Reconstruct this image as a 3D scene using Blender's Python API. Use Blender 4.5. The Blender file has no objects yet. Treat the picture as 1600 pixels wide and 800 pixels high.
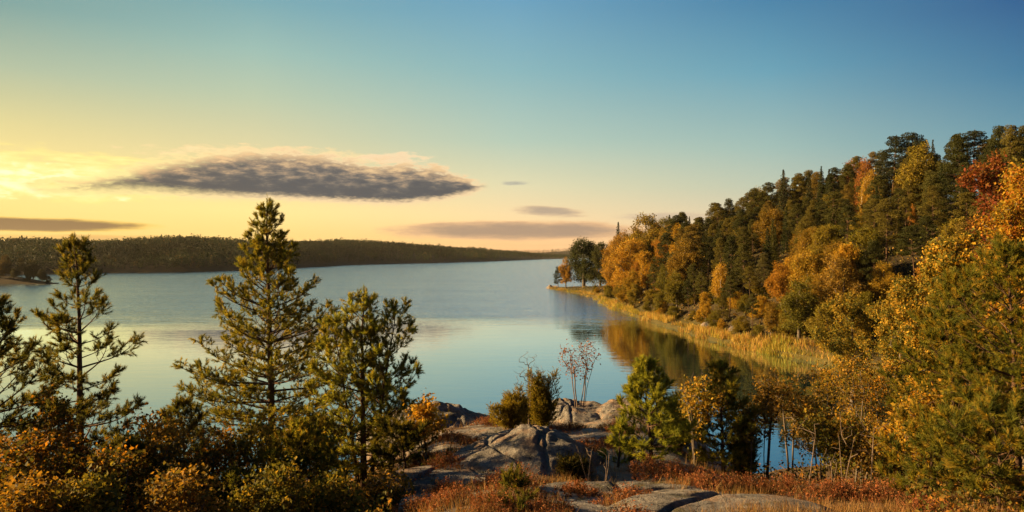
import bpy, math, random
import numpy as np
from math import radians as R

S = bpy.context.scene
COL = S.collection
F = 1100.0                      # focal length in pixels of a 1600 wide frame
CAM_Z = 17.0                    # camera above the lake
HZ = 395.0                      # horizon row

# ------------------------------------------------------------------ camera
cd = bpy.data.cameras.new('camera')
cam = bpy.data.objects.new('camera', cd)
COL.objects.link(cam)
cam.location = (0, 0, CAM_Z)
cam.rotation_euler = (R(90), 0, 0)
cd.sensor_width = 36.0
cd.lens = 36.0 * F / 1600.0
cd.shift_y = (HZ - 400.0) / 1600.0
cd.clip_start = 0.1
cd.clip_end = 60000
S.camera = cam

# ------------------------------------------------------------------ light
SUN_AZ = -84.0                  # degrees from the view axis, negative = to the left
SUN_EL = 17.0
sl = bpy.data.lights.new('sun', 'SUN')
sun = bpy.data.objects.new('sun', sl)
COL.objects.link(sun)
sl.energy = 5.0
sl.angle = R(0.6)
sl.color = (1.0, 0.66, 0.29)
sun.rotation_euler = (R(90 - SUN_EL), 0, R(180 - SUN_AZ))

S.view_settings.view_transform = 'Standard'
S.view_settings.look = 'None'
S.view_settings.exposure = 1.65
S.view_settings.gamma = 1.0
S.view_settings.use_curve_mapping = False
S.cycles.use_denoising = True
S.cycles.max_bounces = 8
S.cycles.diffuse_bounces = 2
S.cycles.glossy_bounces = 3
S.cycles.transmission_bounces = 3
S.cycles.volume_bounces = 0
S.cycles.use_adaptive_sampling = True
S.cycles.adaptive_threshold = 0.012
S.cycles.sample_clamp_indirect = 4.0


def lin(c):
    out = []
    for v in c:
        v = v / 255.0
        out.append(v / 12.92 if v <= 0.04045 else ((v + 0.055) / 1.055) ** 2.4)
    return tuple(out)


class NT:
    """small helper round a node tree"""
    def __init__(self, nt):
        self.nt = nt

    def node(self, t, **kw):
        n = self.nt.nodes.new(t)
        for k, v in kw.items():
            setattr(n, k, v)
        return n

    def link(self, a, b):
        self.nt.links.new(a, b)

    def put(self, sock, v):
        if hasattr(v, 'is_linked') or isinstance(v, bpy.types.NodeSocket):
            self.link(v, sock)
        else:
            sock.default_value = v

    def m(self, op, a, b=0.0, c=0.0, clamp=False):
        n = self.node('ShaderNodeMath', operation=op, use_clamp=clamp)
        self.put(n.inputs[0], a)
        self.put(n.inputs[1], b)
        if op in ('MULTIPLY_ADD', 'SMOOTH_MIN', 'SMOOTH_MAX'):
            self.put(n.inputs[2], c)
        return n.outputs[0]

    def rng(self, v, a, b, c=0.0, d=1.0, kind='SMOOTHSTEP'):
        n = self.node('ShaderNodeMapRange', interpolation_type=kind)
        self.put(n.inputs[0], v)
        for i, x in enumerate((a, b, c, d)):
            self.put(n.inputs[i + 1], x)
        return n.outputs[0]

    def mix(self, f, a, b, blend='MIX'):
        n = self.node('ShaderNodeMix', data_type='RGBA', blend_type=blend)
        self.put(n.inputs['Factor'], f)
        for k, v in ((6, a), (7, b)):
            if isinstance(v, tuple) and len(v) == 3:
                v = v + (1.0,)
            self.put(n.inputs[k], v)
        return n.outputs[2]

    def noise(self, vec, scale, detail=4.0, rough=0.55, dim='3D'):
        n = self.node('ShaderNodeTexNoise', noise_dimensions=dim)
        if vec is not None:
            self.link(vec, n.inputs['Vector'])
        n.inputs['Scale'].default_value = scale
        n.inputs['Detail'].default_value = detail
        n.inputs['Roughness'].default_value = rough
        return n.outputs['Fac']

    def ramp(self, fac, stops, interp='LINEAR'):
        n = self.node('ShaderNodeValToRGB')
        cr = n.color_ramp
        cr.interpolation = interp
        while len(cr.elements) < len(stops):
            cr.elements.new(0.5)
        for e, (p, c) in zip(cr.elements, stops):
            e.position = p
            e.color = tuple(c) + (1.0,)
        self.link(fac, n.inputs[0])
        return n.outputs[0]

    def comb(self, x, y, z=0.0):
        n = self.node('ShaderNodeCombineXYZ')
        self.put(n.inputs[0], x)
        self.put(n.inputs[1], y)
        self.put(n.inputs[2], z)
        return n.outputs[0]


def azel(px, py):
    az = math.degrees(math.atan((px - 800) / F))
    el = math.degrees(math.atan((HZ - py) / math.hypot(F, px - 800)))
    return az, el


def build_world():
    w = bpy.data.worlds.new('World')
    S.world = w
    w.use_nodes = True
    w.node_tree.nodes.clear()
    t = NT(w.node_tree)
    out = t.node('ShaderNodeOutputWorld')
    bg = t.node('ShaderNodeBackground')
    bg.inputs['Strength'].default_value = 0.1
    t.link(bg.outputs[0], out.inputs[0])
    sky = t.node('ShaderNodeTexSky', sky_type='NISHITA')
    sky.sun_disc = False
    sky.sun_elevation = R(SUN_EL)
    sky.sun_rotation = R(SUN_AZ)
    sky.altitude = 50
    sky.dust_density = 2.0
    tc = t.node('ShaderNodeTexCoord')
    sep = t.node('ShaderNodeSeparateXYZ')
    t.link(tc.outputs['Generated'], sep.inputs[0])
    x, y, z = sep.outputs
    az = t.m('MULTIPLY', t.m('ARCTAN2', x, y), 57.29578)
    el = t.m('MULTIPLY', t.m('ARCSINE', z), 57.29578)
    # clear sky: colour by height for five bearings
    cols = {
        0: [(395, (252, 190, 80)), (350, (253, 208, 92)), (290, (252, 222, 118)), (240, (240, 213, 122)), (190, (219, 204, 130)), (100, (170, 184, 150)), (0, (118, 157, 150))],
        400: [(395, (255, 188, 80)), (370, (255, 206, 95)), (330, (255, 222, 124)), (230, (217, 204, 146)), (150, (180, 194, 160)), (80, (149, 184, 170)), (0, (112, 163, 170))],
        800: [(395, (253, 180, 98)), (370, (252, 196, 118)), (340, (245, 210, 146)), (290, (220, 210, 162)), (220, (173, 195, 174)), (110, (127, 175, 180)), (0, (90, 152, 182))],
        1200: [(395, (245, 190, 132)), (350, (222, 198, 156)), (290, (184, 192, 166)), (230, (152, 182, 172)), (110, (90, 153, 174)), (0, (50, 121, 160))],
        1600: [(395, (180, 180, 162)), (300, (138, 166, 164)), (220, (98, 148, 162)), (110, (48, 116, 152)), (0, (16, 86, 138))],
    }
    fac = t.rng(el, 0.0, 60.0, 0.0, 1.0, 'LINEAR')
    ramps = []
    for px, st in cols.items():
        stops = [(max(0.0, azel(px, py)[1]) / 60.0, lin(c)) for py, c in st]
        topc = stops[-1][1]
        stops.append((0.52, tuple(v * k for v, k in zip(topc, (0.36, 0.5, 0.62)))))  # sky above the frame dimmed to lower the ambient light
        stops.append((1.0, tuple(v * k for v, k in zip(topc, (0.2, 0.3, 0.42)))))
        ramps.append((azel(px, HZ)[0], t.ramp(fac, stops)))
    c = ramps[0][1]
    for (a0, _), (a1, r1) in zip(ramps, ramps[1:]):
        c = t.mix(t.rng(az, a0, a1, 0, 1, 'LINEAR'), c, r1)
    hs = t.node('ShaderNodeHueSaturation')
    hs.inputs['Saturation'].default_value = 0.9
    t.link(c, hs.inputs['Color'])
    c = hs.outputs['Color']
    c = t.mix(t.rng(az, -150.0, -75.0, 1, 0), c, ramps[-1][1])

    # unseen sky behind the camera, darkened to cut fill light and deepen shadows
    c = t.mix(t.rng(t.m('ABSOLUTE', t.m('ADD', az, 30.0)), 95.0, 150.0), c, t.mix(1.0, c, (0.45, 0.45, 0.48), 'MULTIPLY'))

    # clouds far away in the sky, placed by bearing and height
    pos = t.comb(az, t.m('MULTIPLY', el, 3.2))
    n_big = t.noise(pos, 0.22, 6, 0.6)
    n_mid = t.noise(pos, 0.6, 6, 0.62)
    n_fine = t.noise(pos, 1.5, 6, 0.65)
    ragged = t.m('ADD', t.m('MULTIPLY', n_mid, 0.84), t.m('MULTIPLY', n_fine, 0.16))
    n_wisp = t.noise(t.comb(t.m('MULTIPLY', az, 0.45), t.m('MULTIPLY', el, 2.6)), 0.6, 7, 0.65)

    def cloud(c, x0, x1, y0, y1, dark, rim, amp=0.9, soft=0.35, base=0.0, opac=1.0, noise=None, flat=1.0, tilt=0.0):
        nonlocal n_big, n_mid
        a0, _ = azel(x0, HZ)
        a1, _ = azel(x1, HZ)
        xm = (x0 + x1) / 2
        ym = (y0 + y1) / 2
        ac, ec = azel(xm, ym)
        ra = (a1 - a0) / 2
        re = abs(azel(xm, y0)[1] - azel(xm, y1)[1]) / 2
        u = t.m('DIVIDE', t.m('SUBTRACT', az, ac), ra)
        v = t.m('DIVIDE', t.m('SUBTRACT', el, ec), re)
        if tilt:
            v = t.m('SUBTRACT', v, t.m('MULTIPLY', u, tilt))
        # flatter base than top
        vneg = t.m('MULTIPLY', t.m('MINIMUM', v, 0.0), flat)
        vpos = t.m('MAXIMUM', v, 0.0)
        vv = t.m('ADD', vneg, vpos)
        r2 = t.m('ADD', t.m('MULTIPLY', u, u), t.m('MULTIPLY', vv, vv))
        s = t.m('SUBTRACT', 1.0 + base, r2)
        nn = noise if noise is not None else n_mid
        s = t.m('ADD', s, t.m('MULTIPLY', t.m('SUBTRACT', nn, 0.5), amp * 2))
        dens = t.rng(s, 0.0, soft)
        core = t.rng(s, soft * 0.35, soft * 1.9)
        colr = t.mix(core, rim, dark)
        return t.mix(t.m('MULTIPLY', dens, opac), c, colr), s

    # thin bright veil to the left of the big cloud
    c, _ = cloud(c, -320, 440, 228, 318, lin((255, 246, 178)), lin((255, 232, 135)), amp=2.2, soft=1.0, opac=0.95, noise=n_wisp)
    c, _ = cloud(c, -200, 300, 255, 312, lin((255, 250, 196)), lin((255, 238, 150)), amp=2.6, soft=0.7, opac=1.0, noise=ragged)
    c, _ = cloud(c, 200, 660, 226, 262, lin((250, 226, 172)), lin((246, 216, 156)), amp=1.9, soft=0.8, opac=0.85, noise=n_mid, base=-0.1)
    c, _ = cloud(c, 550, 690, 236, 260, lin((240, 208, 165)), lin((244, 216, 170)), amp=1.8, soft=0.6, opac=0.9, noise=n_mid, base=-0.2)
    # the long dark cloud
    puff = t.m('ADD', t.m('MULTIPLY', n_mid, 0.8), t.m('MULTIPLY', n_fine, 0.2))
    shade = t.ramp(puff, [(0.36, lin((84, 81, 80))), (0.47, lin((106, 99, 92))), (0.56, lin((146, 126, 108))), (0.66, lin((196, 164, 126)))])
    c, _ = cloud(c, 20, 360, 278, 308, lin((118, 98, 78)), lin((255, 230, 130)), amp=1.0, soft=0.6, noise=n_mid, base=-0.05, opac=0.95)
    def profile(pairs):
        a0, a1 = azel(0, HZ)[0], azel(800, HZ)[0]
        stops = []
        for px, py in pairs:
            a, e = azel(px, py)
            stops.append(((a - a0) / (a1 - a0), (e / 10.0,) * 3))
        r = t.ramp(t.rng(az, a0, a1, 0, 1, 'LINEAR'), stops, 'LINEAR')
        return t.m('MULTIPLY', r, 10.0)

    top_e = profile([(40, 297), (120, 286), (190, 270), (260, 254), (330, 244), (400, 240), (470, 244), (520, 250), (580, 262), (640, 260), (690, 268), (725, 280), (750, 292)])
    bot_e = profile([(40, 299), (120, 302), (220, 301), (330, 307), (440, 308), (540, 313), (620, 316), (690, 310), (735, 300), (750, 294)])
    inside_x = t.m('MULTIPLY', t.rng(az, azel(30, HZ)[0], azel(70, HZ)[0]), t.rng(az, azel(768, HZ)[0], azel(742, HZ)[0]))
    bump_t = t.m('MULTIPLY', t.m('SUBTRACT', ragged, 0.5), 2.6)
    bump_b = t.m('MULTIPLY', t.m('SUBTRACT', n_fine, 0.5), 0.9)
    st_ = t.m('ADD', t.m('ADD', t.m('SUBTRACT', top_e, el), 0.28), t.m('MULTIPLY', bump_t, 1.35))
    sb_ = t.m('ADD', t.m('ADD', t.m('SUBTRACT', el, bot_e), 0.16), bump_b)
    sd_ = t.m('MINIMUM', st_, sb_)
    dens = t.m('MULTIPLY', t.rng(sd_, -0.3, 0.2), inside_x)
    rel = t.m('DIVIDE', t.m('SUBTRACT', el, bot_e), t.m('MAXIMUM', t.m('SUBTRACT', top_e, bot_e), 0.3))
    light = t.m('ADD', t.m('MULTIPLY', t.m('SUBTRACT', puff, 0.5), 2.0), t.m('MULTIPLY', t.rng(rel, 0.1, 1.1), 0.52))
    body = t.ramp(light, [(0.0, lin((84, 83, 84))), (0.16, lin((97, 93, 90))), (0.3, lin((126, 114, 102))), (0.46, lin((174, 148, 118))), (0.68, lin((228, 192, 142)))])
    west = t.rng(az, azel(520, HZ)[0], azel(60, HZ)[0])
    body = t.mix(t.m('MULTIPLY', west, 0.35), body, t.mix(1.0, body, (1.25, 1.0, 0.62), 'MULTIPLY'))
    rimc = t.mix(west, lin((240, 208, 160)), lin((255, 232, 150)))
    colr = t.mix(t.rng(sd_, 0.0, t.m('ADD', 0.55, t.m('MULTIPLY', west, 0.7))), rimc, body)
    c = t.mix(dens, c, colr)
    # low bars
    c, _ = cloud(c, -300, 300, 337, 363, lin((140, 110, 72)), lin((248, 204, 100)), amp=0.5, soft=0.35, noise=n_wisp)
    c, _ = cloud(c, -100, 420, 366, 378, lin((200, 150, 84)), lin((240, 186, 90)), amp=0.8, soft=0.6, noise=n_wisp, opac=0.6)
    c, _ = cloud(c, 570, 1060, 343, 378, lin((164, 138, 116)), lin((232, 184, 134)), amp=0.6, soft=0.5, noise=n_wisp, opac=0.95)
    c, _ = cloud(c, 785, 930, 321, 340, lin((172, 152, 132)), lin((222, 192, 150)), amp=1.1, soft=0.6, noise=n_wisp, opac=0.9, tilt=-0.5)
    c, _ = cloud(c, 950, 1150, 330, 348, lin((190, 168, 145)), lin((212, 188, 155)), amp=1.1, soft=0.8, noise=n_wisp, opac=0.7)
    c, _ = cloud(c, 770, 840, 281, 291, lin((150, 150, 142)), lin((188, 183, 160)), amp=1.4, soft=0.8, noise=n_mid, opac=0.8, base=-0.2)

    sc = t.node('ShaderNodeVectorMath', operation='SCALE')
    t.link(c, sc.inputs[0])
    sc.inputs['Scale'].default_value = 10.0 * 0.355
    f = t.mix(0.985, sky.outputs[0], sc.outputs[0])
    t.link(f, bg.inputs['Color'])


build_world()

# ------------------------------------------------------------------ numpy helpers
def rs(seed):
    return np.random.default_rng(seed)


def unit(v):
    return v / np.maximum(np.linalg.norm(v, axis=-1, keepdims=True), 1e-9)


def _hash(ix, iy, seed):
    h = (ix.astype(np.int64) * 374761393 + iy.astype(np.int64) * 668265263 + seed * 1442695041) & 0x7fffffff
    h = (h ^ (h >> 13)) * 1274126177 & 0x7fffffff
    return ((h ^ (h >> 16)) & 0xffff) / 65535.0


def vnoise(x, y, seed=0):
    x = np.asarray(x, float)
    y = np.asarray(y, float)
    ix, iy = np.floor(x), np.floor(y)
    fx, fy = x - ix, y - iy
    fx = fx * fx * (3 - 2 * fx)
    fy = fy * fy * (3 - 2 * fy)
    a = _hash(ix, iy, seed)
    b = _hash(ix + 1, iy, seed)
    c = _hash(ix, iy + 1, seed)
    d = _hash(ix + 1, iy + 1, seed)
    return (a * (1 - fx) + b * fx) * (1 - fy) + (c * (1 - fx) + d * fx) * fy - 0.5


def fbm(x, y, seed=0, octs=4, gain=0.5):
    s, a, f = 0.0, 1.0, 1.0
    for o in range(octs):
        s = s + a * vnoise(x * f + 17.3 * o, y * f - 9.1 * o, seed + o)
        a *= gain
        f *= 2.03
    return s


def sst(x, a, b):
    u = np.clip((np.asarray(x, float) - a) / (b - a), 0, 1)
    return u * u * (3 - 2 * u)


def mesh_from(name, V, quads=None, tris=None, tint=None, smooth=False):
    """V (n,3); quads (m,4) / tris (k,3); tint (faces,3) per face colour"""
    V = np.asarray(V, np.float32)
    me = bpy.data.meshes.new(name)
    q = np.zeros((0, 4), np.int32) if quads is None else np.asarray(quads, np.int32)
    tr = np.zeros((0, 3), np.int32) if tris is None else np.asarray(tris, np.int32)
    me.vertices.add(len(V))
    me.vertices.foreach_set('co', V.ravel())
    loops = np.concatenate([q.ravel(), tr.ravel()]).astype(np.int32)
    me.loops.add(len(loops))
    me.loops.foreach_set('vertex_index', loops)
    nf = len(q) + len(tr)
    starts = np.concatenate([np.arange(len(q)) * 4, len(q) * 4 + np.arange(len(tr)) * 3]).astype(np.int32)
    me.polygons.add(nf)
    me.polygons.foreach_set('loop_start', starts)
    me.polygons.foreach_set('use_smooth', np.full(nf, smooth, dtype=bool))
    if tint is not None:
        at = me.attributes.new('tint', 'FLOAT_COLOR', 'FACE')
        t4 = np.ones((nf, 4), np.float32)
        t4[:, :3] = tint
        at.data.foreach_set('color', t4.ravel())
    me.update(calc_edges=True)
    return me


class Tubes:
    def __init__(self):
        self.V, self.Q, self.n = [], [], 0

    def add(self, path, rad, k=5):
        P = np.asarray(path, float)
        r = np.asarray(rad, float)
        T = np.gradient(P, axis=0)
        T = unit(T)
        ref = np.array([1.0, 0.13, 0.07]) if abs(T[:, 2]).mean() > 0.6 else np.array([0.05, 0.1, 1.0])
        A = unit(np.cross(T, ref))
        B = np.cross(T, A)
        ang = np.arange(k) * 2 * math.pi / k
        ring = P[:, None, :] + r[:, None, None] * (np.cos(ang)[None, :, None] * A[:, None, :] + np.sin(ang)[None, :, None] * B[:, None, :])
        n = len(P)
        self.V.append(ring.reshape(-1, 3))
        i = np.arange(n - 1)[:, None] * k
        j = np.arange(k)[None, :]
        j2 = (j + 1) % k
        q = np.stack([i + j, i + j2, i + k + j2, i + k + j], -1).reshape(-1, 4) + self.n
        self.Q.append(q)
        self.n += n * k

    def mesh(self, name):
        if not self.V:
            return None
        return mesh_from(name, np.concatenate(self.V), np.concatenate(self.Q), smooth=True)


def leaves_arrays(rng, C, size, aspect=0.75, up=0.35, outward=None, jitter=0.55):
    """one diamond-shaped quad per centre"""
    n = len(C)
    N = rng.normal(size=(n, 3))
    N = unit(N)
    N[:, 2] += up
    if outward is not None:
        N = N + outward
    N = unit(N)
    t = unit(np.cross(N, unit(rng.normal(size=(n, 3)))))
    b = np.cross(N, t)
    L = (size * (1 + jitter * rng.uniform(-1, 1, n)))[:, None]
    W = L * aspect
    V = np.stack([C - t * L * .5, C + b * W * .5 - t * L * .08 + N * L * .08, C + t * L * .5, C - b * W * .5 - t * L * .08 + N * L * .08], 1)
    q = np.arange(n * 4).reshape(n, 4)
    return V.reshape(-1, 3), q


def needles_arrays(rng, P, D, L, n_per=24, nl=0.07, w=0.007, a0=0.5, a1=1.15):
    m = len(P)
    P = np.repeat(P, n_per, 0)
    D = np.repeat(D, n_per, 0)
    L = np.repeat(L, n_per)
    k = len(P)
    tt = rng.uniform(0, 1, k)
    a = rng.uniform(a0, a1, k) * (1 - 0.45 * tt)
    ph = rng.uniform(0, 2 * math.pi, k)
    ref = unit(rng.normal(size=(k, 3)))
    A = unit(np.cross(D, ref))
    nd = D * np.cos(a)[:, None] + A * np.sin(a)[:, None]
    base = P + D * (L * tt)[:, None]
    tip = base + nd * (nl * rng.uniform(0.7, 1.2, k))[:, None]
    s = unit(np.cross(nd, unit(rng.normal(size=(k, 3))))) * (w * .5)
    V = np.stack([base - s, base + s, tip], 1).reshape(-1, 3)
    return V, np.arange(k * 3).reshape(k, 3)


def pal(rng, n, palette, weights=None, jit=0.18):
    P = np.array(palette, float)
    i = rng.choice(len(P), n, p=None if weights is None else np.array(weights) / np.sum(weights))
    c = P[i] * (1 + jit * rng.uniform(-1, 1, (n, 1)))
    return np.clip(c, 0.002, 1)


# ------------------------------------------------------------------ objects
def put(name, me, mat, parent=None, loc=None, kind=None):
    o = bpy.data.objects.new(name, me)
    COL.objects.link(o)
    if mat is not None:
        if not me.materials:
            me.materials.append(mat)
    if parent is not None:
        o.parent = parent
    if loc is not None:
        o.location = loc
    if kind:
        o['kind'] = kind
    return o


def tag(o, label, cat, group=None):
    o['label'] = label
    o['category'] = cat
    if group:
        o['group'] = group
    return o


def thing(name, label, cat, loc, rz=0.0, group=None, scale=1.0):
    o = bpy.data.objects.new(name, None)
    COL.objects.link(o)
    o.empty_display_size = 0.3
    o.location = loc
    o.rotation_euler = (0, 0, rz)
    if not isinstance(scale, tuple):
        scale = (scale, scale, scale)
    o.scale = scale
    return tag(o, label, cat, group)


# ------------------------------------------------------------------ materials
def new_mat(name):
    m = bpy.data.materials.new(name)
    m.use_nodes = True
    m.node_tree.nodes.clear()
    t = NT(m.node_tree)
    out = t.node('ShaderNodeOutputMaterial')
    return m, t, out


def leaf_mat(name, trans=0.35, use_obj=False, rough=0.6, spec=0.08, gain=1.0):
    m, t, out = new_mat(name)
    at = t.node('ShaderNodeAttribute', attribute_name='tint')
    c = at.outputs['Color']
    if use_obj:
        oi = t.node('ShaderNodeObjectInfo')
        c = t.mix(1.0, c, oi.outputs['Color'], 'MULTIPLY')
    p = t.node('ShaderNodeBsdfPrincipled')
    p.inputs['Roughness'].default_value = rough
    p.inputs['Specular IOR Level'].default_value = spec
    t.link(c, p.inputs['Base Color'])
    tr = t.node('ShaderNodeBsdfTranslucent')
    c2 = t.mix(1.0, c, (1.25 * gain, 1.1 * gain, 0.6 * gain), 'MULTIPLY')
    t.link(c2, tr.inputs['Color'])
    mx = t.node('ShaderNodeMixShader')
    mx.inputs[0].default_value = trans
    t.link(p.outputs[0], mx.inputs[1])
    t.link(tr.outputs[0], mx.inputs[2])
    t.link(mx.outputs[0], out.inputs[0])
    return m


def bark_mat(name, c0, c1, scale=9.0, stretch=0.25):
    m, t, out = new_mat(name)
    tc = t.node('ShaderNodeTexCoord')
    mp = t.node('ShaderNodeMapping')
    mp.inputs['Scale'].default_value = (1, 1, stretch)
    t.link(tc.outputs['Object'], mp.inputs[0])
    n = t.noise(mp.outputs[0], scale, 5, 0.65)
    c = t.ramp(n, [(0.3, c0), (0.7, c1)])
    p = t.node('ShaderNodeBsdfPrincipled')
    p.inputs['Roughness'].default_value = 0.9
    p.inputs['Specular IOR Level'].default_value = 0.15
    t.link(c, p.inputs['Base Color'])
    b = t.node('ShaderNodeBump')
    b.inputs['Strength'].default_value = 0.7
    b.inputs['Distance'].default_value = 0.03
    t.link(n, b.inputs['Height'])
    t.link(b.outputs[0], p.inputs['Normal'])
    t.link(p.outputs[0], out.inputs[0])
    return m


def granite_nodes(t, g):
    pos = g.outputs['Position']
    big = t.noise(pos, 0.9, 5, 0.6)
    mid = t.noise(pos, 5.0, 6, 0.65)
    fine = t.noise(pos, 38.0, 4, 0.7)
    c = t.ramp(mid, [(0.28, (0.13, 0.12, 0.115)), (0.5, (0.27, 0.25, 0.23)), (0.75, (0.44, 0.40, 0.36))])
    c = t.mix(t.rng(fine, 0.35, 0.7), t.mix(1.0, c, (0.72, 0.72, 0.74), 'MULTIPLY'), c)
    # dark lichen crust, pale lichen dots, warm iron stain
    c = t.mix(t.m('MULTIPLY', t.rng(big, 0.5, 0.62), 0.6), c, (0.055, 0.052, 0.05))
    v = t.node('ShaderNodeTexVoronoi')
    v.inputs['Scale'].default_value = 11.0
    t.link(pos, v.inputs['Vector'])
    dots = t.m('MULTIPLY', t.rng(v.outputs['Distance'], 0.28, 0.14), t.rng(mid, 0.5, 0.62))
    c = t.mix(t.m('MULTIPLY', dots, 0.7), c, (0.42, 0.42, 0.37))
    st = t.noise(pos, 1.7, 4, 0.6)
    c = t.mix(t.m('MULTIPLY', t.rng(st, 0.48, 0.64), 0.6), c, (0.34, 0.21, 0.13))
    # moss on flat pockets
    sep = t.node('ShaderNodeSeparateXYZ')
    t.link(g.outputs['Normal'], sep.inputs[0])
    ms = t.m('MULTIPLY', t.rng(t.noise(pos, 2.6, 6, 0.7), 0.56, 0.64), t.rng(sep.outputs[2], 0.75, 0.95))
    c = t.mix(t.m('MULTIPLY', ms, 0.8), c, (0.10, 0.085, 0.03))
    # cracks
    ws = t.node('ShaderNodeVectorMath', operation='ADD')
    t.link(pos, ws.inputs[0])
    nz = t.node('ShaderNodeTexNoise')
    nz.inputs['Scale'].default_value = 1.3
    t.link(pos, nz.inputs['Vector'])
    t.link(nz.outputs['Color'], ws.inputs[1])
    vc = t.node('ShaderNodeTexVoronoi', feature='DISTANCE_TO_EDGE')
    vc.inputs['Scale'].default_value = 0.75
    t.link(ws.outputs[0], vc.inputs['Vector'])
    crack = t.m('MAXIMUM', t.rng(vc.outputs['Distance'], 0.0, 0.012), t.rng(mid, 0.42, 0.5))
    c = t.mix(t.m('MULTIPLY', t.m('SUBTRACT', 1.0, crack), 0.7), c, (0.05, 0.045, 0.04))
    h = t.m('ADD', t.m('MULTIPLY', mid, 0.7), t.m('MULTIPLY', fine, 0.22))
    h = t.m('ADD', h, t.m('MULTIPLY', crack, 0.25))
    return c, h


def finish(t, out, c, h, dist, rough=0.88, strength=0.9):
    p = t.node('ShaderNodeBsdfPrincipled')
    p.inputs['Roughness'].default_value = rough
    p.inputs['Specular IOR Level'].default_value = 0.18
    t.link(c, p.inputs['Base Color'])
    b = t.node('ShaderNodeBump')
    b.inputs['Strength'].default_value = strength
    b.inputs['Distance'].default_value = dist
    t.link(h, b.inputs['Height'])
    t.link(b.outputs[0], p.inputs['Normal'])
    t.link(p.outputs[0], out.inputs[0])


def granite_mat():
    m, t, out = new_mat('granite')
    g = t.node('ShaderNodeNewGeometry')
    c, h = granite_nodes(t, g)
    finish(t, out, c, h, 0.3, 0.88, 1.0)
    return m


def ground_mat():
    m, t, out = new_mat('heath_and_forest_floor')
    g = t.node('ShaderNodeNewGeometry')
    pos = g.outputs['Position']
    sep = t.node('ShaderNodeSeparateXYZ')
    t.link(pos, sep.inputs[0])
    n1 = t.noise(pos, 0.8, 6, 0.65)
    n2 = t.noise(pos, 7.0, 5, 0.7)
    heath = t.ramp(n1, [(0.3, (0.05, 0.033, 0.018)), (0.5, (0.11, 0.062, 0.03)), (0.7, (0.085, 0.075, 0.03))])
    heath = t.mix(t.m('MULTIPLY', t.rng(n2, 0.45, 0.7), 0.5), heath, (0.17, 0.10, 0.045))
    nf = t.noise(pos, 0.12, 5, 0.6)
    forest = t.ramp(nf, [(0.3, (0.028, 0.021, 0.011)), (0.6, (0.05, 0.036, 0.016)), (0.75, (0.036, 0.036, 0.015))])
    c = t.mix(t.rng(sep.outputs[1], 40.0, 60.0), heath, forest)
    # golden grass near the water line on the far bank
    bank = t.m('MULTIPLY', t.rng(sep.outputs[2], 2.2, 0.9), t.m('MULTIPLY', t.rng(sep.outputs[1], 85.0, 100.0), t.rng(sep.outputs[1], 372.0, 360.0)))
    c = t.mix(bank, c, (0.085, 0.07, 0.022))
    # bare granite of the knoll shows through the heath
    gc, gh = granite_nodes(t, g)
    ratio = t.m('DIVIDE', sep.outputs[0], t.m('MAXIMUM', sep.outputs[1], 1.0))
    knoll = t.m('MULTIPLY', t.m('MULTIPLY', t.rng(ratio, -0.2, -0.1), t.rng(ratio, 0.5, 0.3)), t.rng(sep.outputs[1], 46.0, 36.0))
    nr = t.noise(pos, 0.45, 6, 0.62)
    rocky = t.m('MULTIPLY', knoll, t.rng(t.m('ADD', nr, t.m('MULTIPLY', n2, 0.12)), 0.47, 0.57))
    rocky = t.m('MAXIMUM', rocky, t.m('MULTIPLY', knoll, t.rng(sep.outputs[1], 21.0, 24.0)))
    c = t.mix(rocky, c, gc)
    h = t.m('ADD', n2, t.m('MULTIPLY', gh, 0.8))
    finish(t, out, c, h, 0.12, 0.93, 0.85)
    return m


def water_mat():
    m, t, out = new_mat('lake_water')
    g = t.node('ShaderNodeNewGeometry')
    pos = g.outputs['Position']
    sep = t.node('ShaderNodeSeparateXYZ')
    t.link(pos, sep.inputs[0])
    X, Y = sep.outputs[0], sep.outputs[1]
    wind = t.noise(t.comb(t.m('MULTIPLY', X, 0.006), t.m('MULTIPLY', Y, 0.016)), 1.0, 4, 0.55)
    yy = t.m('ADD', Y, t.m('MULTIPLY', t.m('SUBTRACT', wind, 0.5), 150.0))
    zone = t.rng(yy, 150.0, 205.0)
    streak = t.noise(t.comb(t.m('MULTIPLY', X, 0.012), t.m('MULTIPLY', Y, 0.05)), 1.0, 5, 0.6)
    n1 = t.noise(t.comb(t.m('MULTIPLY', X, 0.55), t.m('MULTIPLY', Y, 1.1)), 1.0, 3, 0.55)
    n2 = t.noise(t.comb(t.m('MULTIPLY', X, 0.11), t.m('MULTIPLY', Y, 0.3)), 1.0, 4, 0.6)
    h = t.m('ADD', t.m('MULTIPLY', n1, 0.35), n2)
    b = t.node('ShaderNodeBump')
    b.inputs['Distance'].default_value = 1.0
    st = t.m('MULTIPLY', zone, t.rng(streak, 0.3, 0.7, 0.6, 1.0))
    st = t.m('ADD', t.m('MULTIPLY', st, 0.75), 0.026)
    t.link(st, b.inputs['Strength'])
    t.link(h, b.inputs['Height'])
    gl = t.node('ShaderNodeBsdfGlossy')
    gl.inputs['Color'].default_value = (0.76, 0.88, 0.98, 1)
    t.link(t.m('ADD', t.m('MULTIPLY', zone, 0.10), 0.018), gl.inputs['Roughness'])
    t.link(b.outputs[0], gl.inputs['Normal'])
    df = t.node('ShaderNodeBsdfDiffuse')
    df.inputs['Color'].default_value = (0.008, 0.034, 0.042, 1)
    fr = t.node('ShaderNodeFresnel')
    fr.inputs['IOR'].default_value = 1.5
    f = t.rng(fr.outputs[0], 0.02, 0.5, 0.2, 0.97, 'LINEAR')
    mx = t.node('ShaderNodeMixShader')
    t.link(f, mx.inputs[0])
    t.link(df.outputs[0], mx.inputs[1])
    t.link(gl.outputs[0], mx.inputs[2])
    t.link(mx.outputs[0], out.inputs[0])
    return m


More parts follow.
